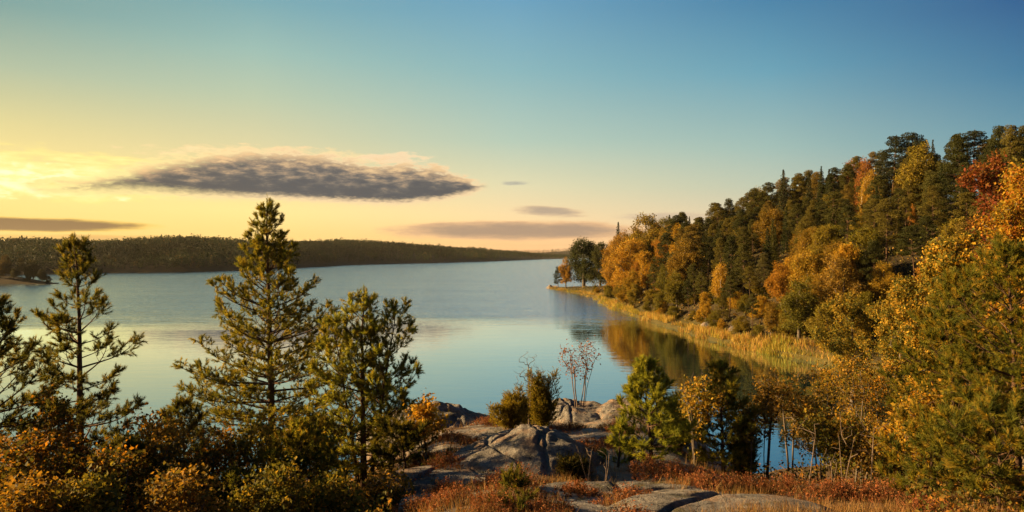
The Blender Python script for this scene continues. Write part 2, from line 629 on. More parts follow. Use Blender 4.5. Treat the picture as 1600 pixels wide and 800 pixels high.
M_PINE = leaf_mat('pine_needles', 0.48, gain=1.5)
M_LEAF = leaf_mat('autumn_leaves', 0.42, gain=1.15)
M_FAR = leaf_mat('distant_crowns', 0.3, use_obj=True)
M_MASS = leaf_mat('far_forest_crowns', 0.2)
M_HEATH = leaf_mat('heather_sprigs', 0.25)
M_REED = leaf_mat('reed_blades', 0.3)
M_PBARK = bark_mat('pine_bark', (0.035, 0.022, 0.015), (0.13, 0.075, 0.045))
M_GBARK = bark_mat('grey_bark', (0.05, 0.04, 0.03), (0.17, 0.14, 0.115), 14)
M_WBARK = bark_mat('birch_bark', (0.18, 0.16, 0.14), (0.62, 0.57, 0.5), 3)
M_TWIG = bark_mat('dry_twigs', (0.09, 0.065, 0.05), (0.22, 0.165, 0.13), 20)
M_ROCK = granite_mat()
M_GROUND = ground_mat()
M_WATER = water_mat()

# ------------------------------------------------------------------ land shape
SHORE = np.array([(-160, 18), (-60, 40), (-40, 47), (-20, 49), (-4, 46), (8, 45), (18.6, 49), (26, 56), (36, 68), (46, 82), (51, 96),
                  (47.4, 110), (43.9, 119), (39.5, 130.5), (36.9, 154), (33.3, 181), (29.8, 222), (31.5, 268), (24, 305), (17, 336),
                  (19, 345), (40, 352), (70, 380), (120, 450), (260, 640), (900, 900), (900, -200), (-160, -200)], float)


def inside(P, poly):
    x, y = P[:, 0], P[:, 1]
    r = np.zeros(len(P), bool)
    n = len(poly)
    for i in range(n):
        x0, y0 = poly[i]
        x1, y1 = poly[(i + 1) % n]
        c = ((y0 > y) != (y1 > y)) & (x < (x1 - x0) * (y - y0) / ((y1 - y0) if y1 != y0 else 1e-9) + x0)
        r ^= c
    return r


def shore_dist(x, y):
    """signed distance to the water's edge, positive on land"""
    x = np.asarray(x, float)
    shp = x.shape
    P = np.stack([x.ravel(), np.asarray(y, float).ravel()], 1)
    d = np.full(len(P), 1e9)
    for i in range(len(SHORE)):
        a, b = SHORE[i], SHORE[(i + 1) % len(SHORE)]
        ab = b - a
        t = np.clip(((P - a) @ ab) / (ab @ ab), 0, 1)
        q = a + t[:, None] * ab
        d = np.minimum(d, np.hypot(*(P - q).T))
    return np.where(inside(P, SHORE), d, -d).reshape(shp)


YK = [0, 6, 9, 12, 15, 18, 22, 26, 29, 33, 39, 46, 60]
CEN = [14.4, 14.0, 13.6, 13.05, 12.6, 12.1, 11.5, 10.75, 10.1, 8.4, 4.4, 0.3, -3]
YR = [0, 6, 9, 12, 15, 20, 30, 40, 49, 60, 75]
RIG = [14.4, 14.0, 13.55, 12.85, 12.0, 10.2, 7.0, 4.2, 2.4, 2.0, 2.0]
YL = [0, 6, 9, 14, 17, 25, 35, 48, 60]
LEF = [14.0, 13.4, 12.8, 12.0, 11.3, 8.6, 4.6, 0.3, -3]


def gz(x, y, rough=True):
    x = np.asarray(x, float)
    y = np.asarray(y, float)
    D = shore_dist(x, y)
    s = x / np.maximum(y, 4.0)
    cen = np.interp(y, YK, CEN)
    rig = np.interp(y, YR, RIG)
    lef = np.interp(y, YL, LEF)
    k = cen + (rig - cen) * sst(s, 0.2, 0.36)
    k = k + (lef - k) * (1 - sst(s, -0.24, -0.08))
    k = np.minimum(k, 0.2 + 0.62 * np.maximum(D, 0) + 1.2 * sst(D, 0, 4))
    hill = 0.35 + 0.05 * np.maximum(D, 0) + 0.60 * np.maximum(D - 5.0, 0)
    hm = 31.0 + 7.0 * sst(s, 0.3, 0.6) + 7 * fbm(x / 60, y / 60, 5, 3)
    hill = hm * (1 - np.exp(-hill / hm * 1.1))
    w = sst(y, 66, 112) * (1 - 0.85 * sst(y, 268, 318))
    h = np.maximum(k, hill * w + 0.3)
    near = 1 - sst(y, 46, 64)
    h = np.where(near > 0, k * near + h * (1 - near), h)
    if rough:
        h = h + (0.2 * fbm(x / 1.7, y / 1.7, 11, 4) + 0.7 * fbm(x / 4.5 + 3.3, y / 4.5, 15, 3) * sst(y, 16, 22)) * (1 - sst(y, 35, 60)) + 0.9 * fbm(x / 14, y / 14, 12, 4) * sst(D, 4, 14) * sst(y, 60, 100)
    return np.where(D > 0, h, np.maximum(-4, D * 0.5 - 0.05) * 1.0)


def g1(x, y):
    return float(gz(np.array([x]), np.array([y]))[0])


def at(px, d):
    return (px - 800) / F * d


def zpix(py, d):
    return CAM_Z - (py - HZ) / F * d


def proj(x, y, z):
    return 800 + F * x / y, HZ - F * (z - CAM_Z) / y


def axis(segs):
    out = []
    for a, b, st in segs:
        n = max(1, int(round((b - a) / st)))
        out.append(np.linspace(a, b, n, endpoint=False))
    out.append(np.array([segs[-1][1]], float))
    return np.concatenate(out)


def grid_quads(nx, ny):
    i, j = np.meshgrid(np.arange(nx - 1), np.arange(ny - 1), indexing='ij')
    a = (i * ny + j).ravel()
    return np.stack([a, a + ny, a + ny + 1, a + 1], 1)


gx = axis([(-150, -40, 6), (-40, -14, 1.0), (-14, 16, 0.2), (16, 60, 1.0), (60, 140, 4), (140, 420, 14)])
gy = axis([(-40, 4, 3), (4, 32, 0.2), (32, 60, 0.8), (60, 130, 2), (130, 360, 4), (360, 620, 14)])
GX, GY = np.meshgrid(gx, gy, indexing='ij')
GZ = gz(GX, GY)
ground = put('ground', mesh_from('ground', np.stack([GX, GY, GZ], -1).reshape(-1, 3), grid_quads(len(gx), len(gy)), smooth=True), M_GROUND, kind='structure')

# lake: one sheet out to the horizon
wv = np.array([(-6000, -400, 0), (6000, -400, 0), (6000, 8000, 0), (-6000, 8000, 0)], float)
put('lake_water', mesh_from('lake_water', wv, np.array([[0, 1, 2, 3]])), M_WATER, kind='structure')

# ------------------------------------------------------------------ far shore
FP = [-700, -350, -100, 60, 150, 300, 420, 550, 700, 780, 850, 885, 920, 1000]
FW = [432, 431, 430, 428.5, 427, 425, 421, 414, 410.5, 408, 405.2, 404.2, 403.5, 403]
FT = [378, 374, 376, 370, 374, 366, 375, 372, 382, 387, 394, 395.5, 396, 396]


def far_hill(px, u):
    """u in 0..1 from the water's edge to the ridge and 1..2 down its back"""
    wl = np.interp(px, FP, FW)
    d0 = CAM_Z * F / (wl - HZ)
    depth = 90 + 0.28 * d0
    d = d0 + depth * u
    top = CAM_Z + (HZ - np.interp(px, FP, FT)) / F * (d0 + depth) - 13.0
    top = np.maximum(top, 3.0)
    prof = np.where(u < 1, np.sin(np.clip(u, 0, 1) * math.pi / 2) ** 0.8, np.cos(np.clip(u - 1, 0, 1) * math.pi / 2))
    x = (px - 800) / F * d
    z = 0.8 + (top - 0.8) * prof
    z = np.where(u <= 0, -1.0, z)
    return x, d, z


pxs = np.linspace(-700, 1000, 240)
us = np.concatenate([[-0.02], np.linspace(0.0, 2.0, 26)])
PX, U = np.meshgrid(pxs, us, indexing='ij')
hx, hy, hz = far_hill(PX, U)
put('hills', mesh_from('hills', np.stack([hx, hy, hz], -1).reshape(-1, 3), grid_quads(len(pxs), len(us)), smooth=True), M_GROUND, kind='structure')


def forest_mass(name, P, H, rng, tints, nf=50):
    """one sheet of crowns: many small trees in one object"""
    n = len(P)
    conif = rng.uniform(size=n) < 0.4
    f = rng.uniform(0, 1, (n, nf)) ** 0.8
    a = rng.uniform(0, 2 * math.pi, (n, nf))
    rad_c = 0.19 * (1 - f) + 0.02
    rad_d = 0.30 * np.sqrt(np.clip(1 - (2 * f - 1.05) ** 2, 0.03, 1))
    rad = np.where(conif[:, None], rad_c, rad_d) * rng.uniform(0.6, 1.1, (n, nf))
    C = np.stack([np.cos(a) * rad, np.sin(a) * rad, 0.12 + 0.88 * f], -1) * H[:, None, None] + P[:, None, :]
    C = C.reshape(-1, 3)
    V, q = leaves_arrays(rng, C, np.repeat(H, nf) * 0.095, 0.8, 0.3)
    tt = np.repeat(tints, nf, 0) * rng.uniform(0.75, 1.25, (n * nf, 1))
    return mesh_from(name, V, q, tint=tt)


rng = rs(3)
N = 23000
fpx = rng.uniform(-600, 960, N)
fu = rng.uniform(0.01, 1.12, N) ** 0.9
keep = rng.uniform(size=N) < np.interp(fpx, [-600, 0, 600, 960], [0.6, 0.8, 1, 1])
fpx, fu = fpx[keep], fu[keep]
x, y, z = far_hill(fpx, fu)
H = rng.uniform(6.5, 11, len(x)) * (1 + 0.2 * (rng.uniform(size=len(x)) > 0.9)) * (1 + 0.5 * vnoise(x / 60, y / 60, 9))
H = np.where(fpx > 760, H * 0.85, H)
tn = pal(rng, len(x), [(0.022, 0.034, 0.016), (0.03, 0.042, 0.017), (0.045, 0.047, 0.017), (0.08, 0.06, 0.02)], [5, 4, 1.6, 0.4])
tn = tn * (1 + 1.1 * vnoise(x / 70, y / 90, 41) + 0.6 * vnoise(x / 22, y / 30, 42))[:, None]
fm = put('far_forest', forest_mass('far_forest', np.stack([x, y, z - 0.5], 1), H, rng, tn), M_MASS)
fm['kind'] = 'stuff'
# second, farther ridge at the lake's end
pxs = np.linspace(740, 1060, 60)
us = np.linspace(0, 2, 12)
PX, U = np.meshgrid(pxs, us, indexing='ij')


def end_hill(px, u):
    d = 2800 + 500 * u
    top = CAM_Z + (HZ - np.interp(px, [740, 800, 850, 890, 940, 1060], [393, 391.5, 391, 388.5, 386, 384])) / F * 3300 - 10
    return (px - 800) / F * d, d, np.maximum(0.6, top * np.sin(np.clip(u, 0, 2) * math.pi / 2))


hx, hy, hz = end_hill(PX, U)
put('hills', mesh_from('end_hills', np.stack([hx, hy, hz], -1).reshape(-1, 3), grid_quads(len(pxs), len(us)), smooth=True), M_GROUND, kind='structure')
fpx = rng.uniform(745, 1050, 1500)
fu = rng.uniform(0.0, 1.05, 1500)
x, y, z = end_hill(fpx, fu)
tn = pal(rng, len(x), [(0.045, 0.05, 0.03), (0.06, 0.06, 0.03), (0.09, 0.07, 0.03)])
fm = put('far_forest', forest_mass('end_forest', np.stack([x, y, z - 0.5], 1), rng.uniform(9, 15, len(x)), rng, tn, 26), M_MASS)
fm['kind'] = 'stuff'

# ------------------------------------------------------------------ tree builders
def skeleton_tree(rng, stems, targets, tip=0.006, power=0.48, seg=0.25, sag=0.12, k=4):
    """stems: list of paths (n,3). Grows branches to every target. Returns tubes and the last bit of each branch"""
    nodes, par = [], []
    chains = []
    for st in stems:
        idx = []
        for i, p in enumerate(st):
            nodes.append(np.asarray(p, float))
            par.append(len(nodes) - 2 if i else -1)
            idx.append(len(nodes) - 1)
        chains.append(idx)
    top0 = np.mean([s[len(s) // 3] for s in stems], axis=0)
    order = np.argsort(np.linalg.norm(targets - top0, axis=1))
    ends = []
    arr = np.zeros((len(nodes) + len(targets) * 14, 3))
    n = len(nodes)
    arr[:n] = nodes
    leafnode = []
    for ti in order:
        q = targets[ti]
        d = arr[:n] - q
        dist = np.linalg.norm(d, axis=1) + 0.9 * np.maximum(0, arr[:n, 2] - q[2] + 0.05 * np.linalg.norm(d[:, :2], axis=1))
        i0 = int(np.argmin(dist))
        p = arr[i0]
        L = np.linalg.norm(q - p)
        m = int(np.clip(L / seg, 1, 10))
        t = np.arange(1, m + 1) / m
        path = p + (q - p) * t[:, None]
        bow = np.sin(t * math.pi) * sag * L
        path[:, 2] -= bow * 0.6
        path += rng.normal(size=path.shape) * 0.04 * L * np.sin(t * math.pi)[:, None]
        idx = [i0]
        last = i0
        for pp in path:
            arr[n] = pp
            par.append(last)
            last = n
            idx.append(n)
            n += 1
            if n >= len(arr):
                arr = np.concatenate([arr, np.zeros((2000, 3))])
        chains.append(idx)
        leafnode.append(last)
        ends.append((arr[idx[max(0, len(idx) - 3)]].copy(), q))
    cnt = np.zeros(n)
    for l in leafnode:
        cnt[l] += 1
    for i in range(n - 1, -1, -1):
        if par[i] >= 0:
            cnt[par[i]] += cnt[i]
    cnt = np.maximum(cnt, 0.6)
    rad = tip * cnt ** power
    tb = Tubes()
    for ci, idx in enumerate(chains):
        if len(idx) < 2:
            continue
        r = rad[idx].copy()
        if ci >= len(stems):
            r[0] = min(r[0], r[1] * 1.25)
            tb.add(arr[idx], r, k)
        else:
            r[0] *= 1.25
            tb.add(arr[idx], r, 8)
    return tb, ends


def ell_points(rng, n, ells, shell=0.55):
    """points in a set of ellipsoids (cx,cy,cz,rx,ry,rz), fewer in the middle"""
    E = np.array(ells, float)
    vol = E[:, 3] * E[:, 4] * E[:, 5]
    i = rng.choice(len(E), n, p=vol / vol.sum())
    d = unit(rng.normal(size=(n, 3)))
    r = shell + (1 - shell) * rng.uniform(0, 1, n) ** 0.6
    return E[i, :3] + d * r[:, None] * E[i, 3:]


def stem_path(rng, h, lean=(0, 0), wob=0.04, n=9, x0=0, y0=0):
    t = np.linspace(0, 1, n)
    p = np.stack([x0 + lean[0] * t + wob * np.cumsum(rng.normal(size=n)) * t, y0 + lean[1] * t + wob * np.cumsum(rng.normal(size=n)) * t, h * t], 1)
    p[0, 2] = -0.25
    return p


def broadleaf(rng, ells, stems, ntar=140, per=34, leaf=0.06, sig=0.13, palette=((0.3, 0.16, 0.03),), weights=None, tip=0.004, power=0.48,
              shell=0.4, seg=0.22, up=0.3, clump_pal=True, sag=0.12, aspect=0.75):
    T = ell_points(rng, ntar, ells, shell)
    tb, ends = skeleton_tree(rng, stems, T, tip, power, seg, sag)
    A = np.array([e[0] for e in ends])
    B = np.array([e[1] for e in ends])
    t = rng.uniform(0.1, 1.1, (ntar, per))
    C = A[:, None] + (B - A)[:, None] * t[..., None] + rng.normal(size=(ntar, per, 3)) * sig
    C = C.reshape(-1, 3)
    V, q = leaves_arrays(rng, C, np.full(len(C), leaf), aspect, up)
    if clump_pal:
        base = np.repeat(pal(rng, ntar, palette, weights, 0.1), per, 0)
        other = pal(rng, len(C), palette, weights, 0.1)
        tint = np.where(rng.uniform(size=(len(C), 1)) < 0.55, base, other) * rng.uniform(0.75, 1.25, (len(C), 1))
    else:
        tint = pal(rng, len(C), palette, weights, 0.25)
    return tb, mesh_from('leaves', V, q, tint=np.clip(tint, 0, 1))


def pine(rng, H, r0, Lmax, cb=0.12, dz=0.34, nbr=(4, 6), prof=None, e_low=0.05, e_top=0.9, upturn=0.55, n_per=42, nl=0.085, nw=0.0125,
         shoot=0.15, dens=1.0, palette=((0.05, 0.075, 0.018),), weights=None, wob=0.02, stems=None, start=0.3, bias=None):
    tb = Tubes()
    P, D, L = [], [], []
    if stems is None:
        stems = [(stem_path(rng, H, (rng.normal() * 0.1, rng.normal() * 0.1), wob, 12), r0)]
    if prof is None:
        prof = lambda f: np.interp(f, [0, 0.12, 0.35, 0.7, 1], [0.75, 0.95, 1.0, 0.6, 0.12])

    def shoots(p, d, n=1, spread=0.6, ln=None):
        for _ in range(n):
            dd = d + rng.normal(size=3) * spread
            dd[2] += 0.35
            dd = dd / np.linalg.norm(dd)
            P.append(p)
            D.append(dd)
            L.append((ln or shoot) * rng.uniform(0.75, 1.3))

    for st, rr in stems:
        h = st[-1, 2]
        tz = np.linspace(0, 1, len(st))
        rad = rr * (1 - 0.88 * tz ** 0.9)
        rad[0] *= 1.2
        tb.add(st, rad, 9)
        for _ in range(int(6 * h / 5) if h > 3.5 and Lmax > 1.2 else 0):
            zz = rng.uniform(0.04, cb + 0.25) * H
            b0 = np.array([np.interp(zz, st[:, 2], st[:, c]) for c in range(3)])
            aa = rng.uniform(0, 6.28)
            ln = rng.uniform(0.25, 0.75) * min(1.0, Lmax)
            dv = np.array([math.cos(aa), math.sin(aa), rng.uniform(-0.3, 0.25)])
            tb.add(np.array([b0, b0 + dv * ln * 0.5 + rng.normal(size=3) * 0.03, b0 + dv * ln + rng.normal(size=3) * 0.06]), np.array([0.010, 0.007, 0.003]), 4)
        z = cb * H
        while z < h - 0.12:
            f = z / h
            base = np.array([np.interp(z, st[:, 2], st[:, c]) for c in range(3)])
            tr = np.interp(z, st[:, 2], rad)
            nb = int(rng.integers(nbr[0], nbr[1] + 1))
            a0 = rng.uniform(0, 6.28)
            for b in range(nb):
                if rng.uniform() < 0.13:
                    continue
                az = a0 + b * 6.283 / nb + rng.normal() * 0.25
                Lb = Lmax * prof(f) * rng.uniform(0.5, 1.15)
                if bias is not None:
                    Lb *= 1 + bias[0] * math.cos(az - bias[1])
                if Lb < 0.1:
                    Lb = 0.1
                e = e_low + (e_top - e_low) * f ** 1.3 + rng.normal() * 0.12
                m = 6 if Lb > 0.5 else 4
                pts = [base]
                dirs = []
                aa = az
                for i in range(m):
                    t = (i + 0.5) / m
                    ee = e + upturn * (t ** 1.6) - 0.18 * math.sin(t * 3.14)
                    aa += rng.normal() * 0.07
                    dv = np.array([math.cos(aa) * math.cos(ee), math.sin(aa) * math.cos(ee), math.sin(ee)])
                    dirs.append(dv)
                    pts.append(pts[-1] + dv * Lb / m)
                pts = np.array(pts)
                rb = min(tr * 0.55, 0.007 + 0.012 * Lb)
                tb.add(pts, rb * (1 - 0.8 * np.linspace(0, 1, m + 1)), 5)
                # side branchlets
                step = 0.1 / dens
                s = start * Lb
                side = 1
                while s < Lb:
                    t = s / Lb
                    i = min(m - 1, int(t * m))
                    p = pts[i] + dirs[i] * (s - i * Lb / m)
                    dv = dirs[i]
                    sd = np.cross(dv, [0, 0, 1.0])
                    sd = sd / (np.linalg.norm(sd) + 1e-6) * side
                    side = -side
                    bl = min(0.55, (0.12 + 0.42 * (1 - t)) * Lb * 0.8) * rng.uniform(0.5, 1.1)
                    bd = dv * rng.uniform(0.5, 0.9) + sd * rng.uniform(0.5, 1.0) + np.array([0, 0, rng.uniform(-0.05, 0.4)])
                    bd = bd / np.linalg.norm(bd)
                    e2 = p + bd * bl + np.array([0, 0, 0.12 * bl])
                    if bl > 0.1:
                        tb.add(np.array([p, p + bd * bl * 0.5, e2]), np.array([0.006, 0.004, 0.003]), 3)
                        ns = max(1, int(bl / 0.12 * dens))
                        for j in range(ns):
                            tj = (j + 1) / ns
                            shoots(p + (e2 - p) * tj, bd, 1 if tj < 0.95 else 3, 0.5 if tj < 0.95 else 0.75)
                    else:
                        shoots(p, bd, 1, 0.4)
                    s += step * rng.uniform(0.7, 1.3)
                shoots(pts[-1], dirs[-1], 6, 0.55, shoot * 1.1)
            z += dz * rng.uniform(0.75, 1.2) * (1 - 0.35 * f)
        for _ in range(5):
            shoots(st[-1] - np.array([0, 0, 0.06]), np.array([0, 0, 1.3]), 1, 0.45, shoot * 1.3)
        shoots(st[-1] - np.array([0, 0, 0.05]), np.array([0, 0, 2.0]), 1, 0.1, shoot * 1.7)
    P, D, L = np.array(P), np.array(D), np.array(L)
    V, tr = needles_arrays(rng, P, D, L, n_per, nl, nw)
    tint = np.repeat(pal(rng, len(P), palette, weights, 0.2), n_per, 0)
    tint = tint * rng.uniform(0.85, 1.15, (len(tint), 1))
    return tb, mesh_from('needles', V, tris=tr, tint=tint)


def plant(name, label, cat, px, d, built, bark, leafm, group=None, z=None, rz=0.0, scale=1.0, trunk='trunk', crown='crown'):
    tb, lm = built
    x = at(px, d)
    zz = g1(x, d) if z is None else z
    t = thing(name, label, cat, (x, d, zz), rz, group, scale)
    tm = tb.mesh(trunk) if tb is not None else None
    if tm is not None:
        put(trunk, tm, bark, t)
    if lm is not None:
        lm.name = crown
        put(crown, lm, leafm, t)
    return t


# ------------------------------------------------------------------ hillside trees: a few of each kind, copied
def far_deciduous(seed, H=16, wide=0.33, nlobe=13, palette=((1, 1, 1),), leaf=0.27, ntar=340, per=62, low=0.2, bark=None):
    r = rs(seed)
    ells = [(0, 0, H * 0.55, H * wide * 0.6, H * wide * 0.6, H * 0.4)]
    for i in range(nlobe):
        a = r.uniform(0, 6.28)
        f = r.uniform(0.16, 0.9)
        rr = H * wide * (0.75 if f < 0.65 else 0.4) * r.uniform(0.6, 1.0)
        q = H * r.uniform(0.09, 0.16)
        ells.append((math.cos(a) * rr, math.sin(a) * rr, f * H, q, q, q * 0.85))
    st = [stem_path(r, H * 0.8, (r.normal() * 0.4, r.normal() * 0.4), 0.12, 9)]
    return broadleaf(r, ells, st, ntar, per, leaf, 0.42, ((1, 1, 1), (0.8, 0.85, 0.8), (1.15, 1.0, 0.8), (0.6, 0.7, 0.6)), None, 0.022, 0.5, 0.5, 1.0, 0.25)


def far_birch(seed, H=15):
    r = rs(seed)
    ells = [(0, 0, H * 0.6, H * 0.15, H * 0.15, H * 0.36), (0.1 * H, 0, H * 0.42, H * 0.12, H * 0.12, H * 0.2), (-0.09 * H, 0.04 * H, H * 0.5, H * 0.12, H * 0.12, H * 0.22)]
    st = [stem_path(r, H * 0.92, (r.normal() * 0.4, 0), 0.08, 10)]
    return broadleaf(r, ells, st, 260, 46, 0.24, 0.36, ((1, 1, 1), (0.85, 0.85, 0.8), (1.2, 1.05, 0.8)), None, 0.016, 0.46, 0.3, 0.9, 0.2, sag=-0.15)


def far_pine(seed, H=18, lowest=0.38, flat=0.5, ncl=34):
    r = rs(seed)
    tb = Tubes()
    st = stem_path(r, H, (r.normal() * 0.5, r.normal() * 0.5), 0.1, 10)
    tb.add(st, 0.24 * (1 - 0.85 * np.linspace(0, 1, 10)), 7)
    C, T = [], []
    for i in range(ncl):
        f = lowest + (1 - lowest) * (i + r.uniform(0, 1)) / ncl
        a = i * 2.4 + r.normal() * 0.4
        g = (f - lowest) / (1 - lowest)
        R_ = H * np.interp(g, [0, 0.3, 0.65, 1], [0.17, 0.2, 0.15, 0.03]) * r.uniform(0.55, 1.1)
        p0 = np.array([np.interp(f * H * 0.97, st[:, 2], st[:, c]) for c in range(3)])
        p1 = p0 + np.array([math.cos(a) * R_, math.sin(a) * R_, R_ * r.uniform(-0.05, 0.35)])
        tb.add(np.array([p0, (p0 + p1) / 2 - [0, 0, 0.1], p1]), [0.07, 0.05, 0.02], 4)
        q = H * r.uniform(0.055, 0.085)
        n = 330
        d = unit(r.normal(size=(n, 3))) * r.uniform(0.3, 1, (n, 1)) ** 0.5
        c = p1 * 0.92 + p0 * 0.08 + d * np.array([q, q, q * flat])
        C.append(c)
        T.append(np.repeat(np.array([[1, 1, 1]]) * r.uniform(0.75, 1.2), n, 0))
    C = np.concatenate(C)
    T = np.concatenate(T) * r.uniform(0.8, 1.2, (len(C), 1))
    V, q = leaves_arrays(r, C, np.full(len(C), 0.25), 0.55, 0.35)
    return tb, mesh_from('crown', V, q, tint=T)


def far_spruce(seed, H=18, wide=0.17):
    r = rs(seed)
    tb = Tubes()
    st = stem_path(r, H, (0, 0), 0.03, 8)
    tb.add(st, 0.22 * (1 - 0.9 * np.linspace(0, 1, 8)), 6)
    C = []
    z = 0.08 * H
    while z < H * 0.99:
        f = z / H
        Rm = H * wide * (1 - f) ** 0.85 + 0.15
        nb = 9 if f < 0.7 else 6
        a0 = r.uniform(0, 6.28)
        for b in range(nb):
            a = a0 + b * 6.283 / nb + r.normal() * 0.2
            Lb = Rm * r.uniform(0.65, 1.12)
            n = max(5, int(Lb * 16))
            t = r.uniform(0.1, 1, n)
            droop = -0.35 * t + 0.25 * t * t
            w = 0.28 * Lb * (1 - 0.6 * t)
            off = r.normal(size=n) * w * 0.6
            c = np.stack([math.cos(a) * Lb * t - math.sin(a) * off, math.sin(a) * Lb * t + math.cos(a) * off, z + droop * Lb - np.abs(r.normal(size=n)) * 0.18], 1)
            C.append(c)
        z += H * 0.03 * (1.1 - 0.5 * f)
    C = np.concatenate(C)
    V, q = leaves_arrays(r, C, np.full(len(C), 0.3), 0.55, 0.4)
    T = np.ones((len(C), 3)) * r.uniform(0.7, 1.25, (len(C), 1))
    return tb, mesh_from('crown', V, q, tint=T)


PROTO = {'broad': [], 'birch': [], 'pine': [], 'spruce': []}
for i in range(5):
    PROTO['broad'].append((far_deciduous(100 + i, 16, [0.33, 0.38, 0.28, 0.35, 0.3][i]), M_GBARK, 16))
for i in range(2):
    PROTO['birch'].append((far_birch(120 + i), M_WBARK, 15))
for i in range(5):
    PROTO['pine'].append((far_pine(140 + i, 18, [0.4, 0.3, 0.5, 0.22, 0.35][i], [0.45, 0.55, 0.4, 0.6, 0.5][i], [34, 40, 28, 46, 36][i]), M_PBARK, 18))
for i in range(3):
    PROTO['spruce'].append((far_spruce(160 + i, 18, [0.17, 0.2, 0.15][i]), M_PBARK, 18))
for k, lst in PROTO.items():
    for j, (b, bark, h) in enumerate(lst):
        tm = b[0].mesh('trunk')
        tm.materials.append(bark)
        b[1].materials.append(M_FAR)
        co = np.empty(len(b[1].vertices) * 3, np.float32)
        b[1].vertices.foreach_get('co', co)
        top = float(np.percentile(co.reshape(-1, 3)[:, 2], 99.9))
        lst[j] = (tm, b[1], top)

NAMES = {'broad': 'broadleaf_tree', 'birch': 'birch_tree', 'pine': 'pine_tree', 'spruce': 'spruce_tree'}
used = {}
HILL = []


def far_tree(kind, x, y, h, color, label, group=None, var=None, rng=None, wide=1.0, z=None):
    lst = PROTO[kind]
    if var is None:
        var = int(rng.integers(len(lst)))
    tm, cm, top = lst[var]
    zz = (g1(x, y) if z is None else z) - 0.15
    s = h / top
    t = thing(NAMES[kind], label, 'tree', (x, y, zz), rng.uniform(0, 6.28) if rng is not None else 0.0, group, (s * wide, s * wide, s))
    a = put('trunk', tm, None, t)
    b = put('crown', cm, None, t)
    b.color = tuple(color) + (1.0,)
    return t


SIL = ([900, 930, 945, 960, 1000, 1050, 1100, 1160, 1200, 1260, 1300, 1340, 1400, 1440, 1520, 1600, 1750],
       [380, 372, 368, 352, 334, 336, 324, 304, 284, 266, 262, 240, 216, 208, 205, 199, 190])
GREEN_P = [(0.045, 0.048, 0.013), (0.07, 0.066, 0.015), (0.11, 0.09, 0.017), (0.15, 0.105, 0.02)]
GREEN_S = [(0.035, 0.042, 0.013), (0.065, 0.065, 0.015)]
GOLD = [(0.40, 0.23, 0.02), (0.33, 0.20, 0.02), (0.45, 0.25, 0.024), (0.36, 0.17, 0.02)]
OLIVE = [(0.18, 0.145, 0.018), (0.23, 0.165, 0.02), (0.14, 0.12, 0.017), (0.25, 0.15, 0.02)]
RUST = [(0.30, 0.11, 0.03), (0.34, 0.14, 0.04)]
CW = {'green': 'dark green', 'deep': 'deep green', 'gold': 'golden yellow', 'olive': 'olive green', 'rust': 'rust orange'}

rng = rs(77)
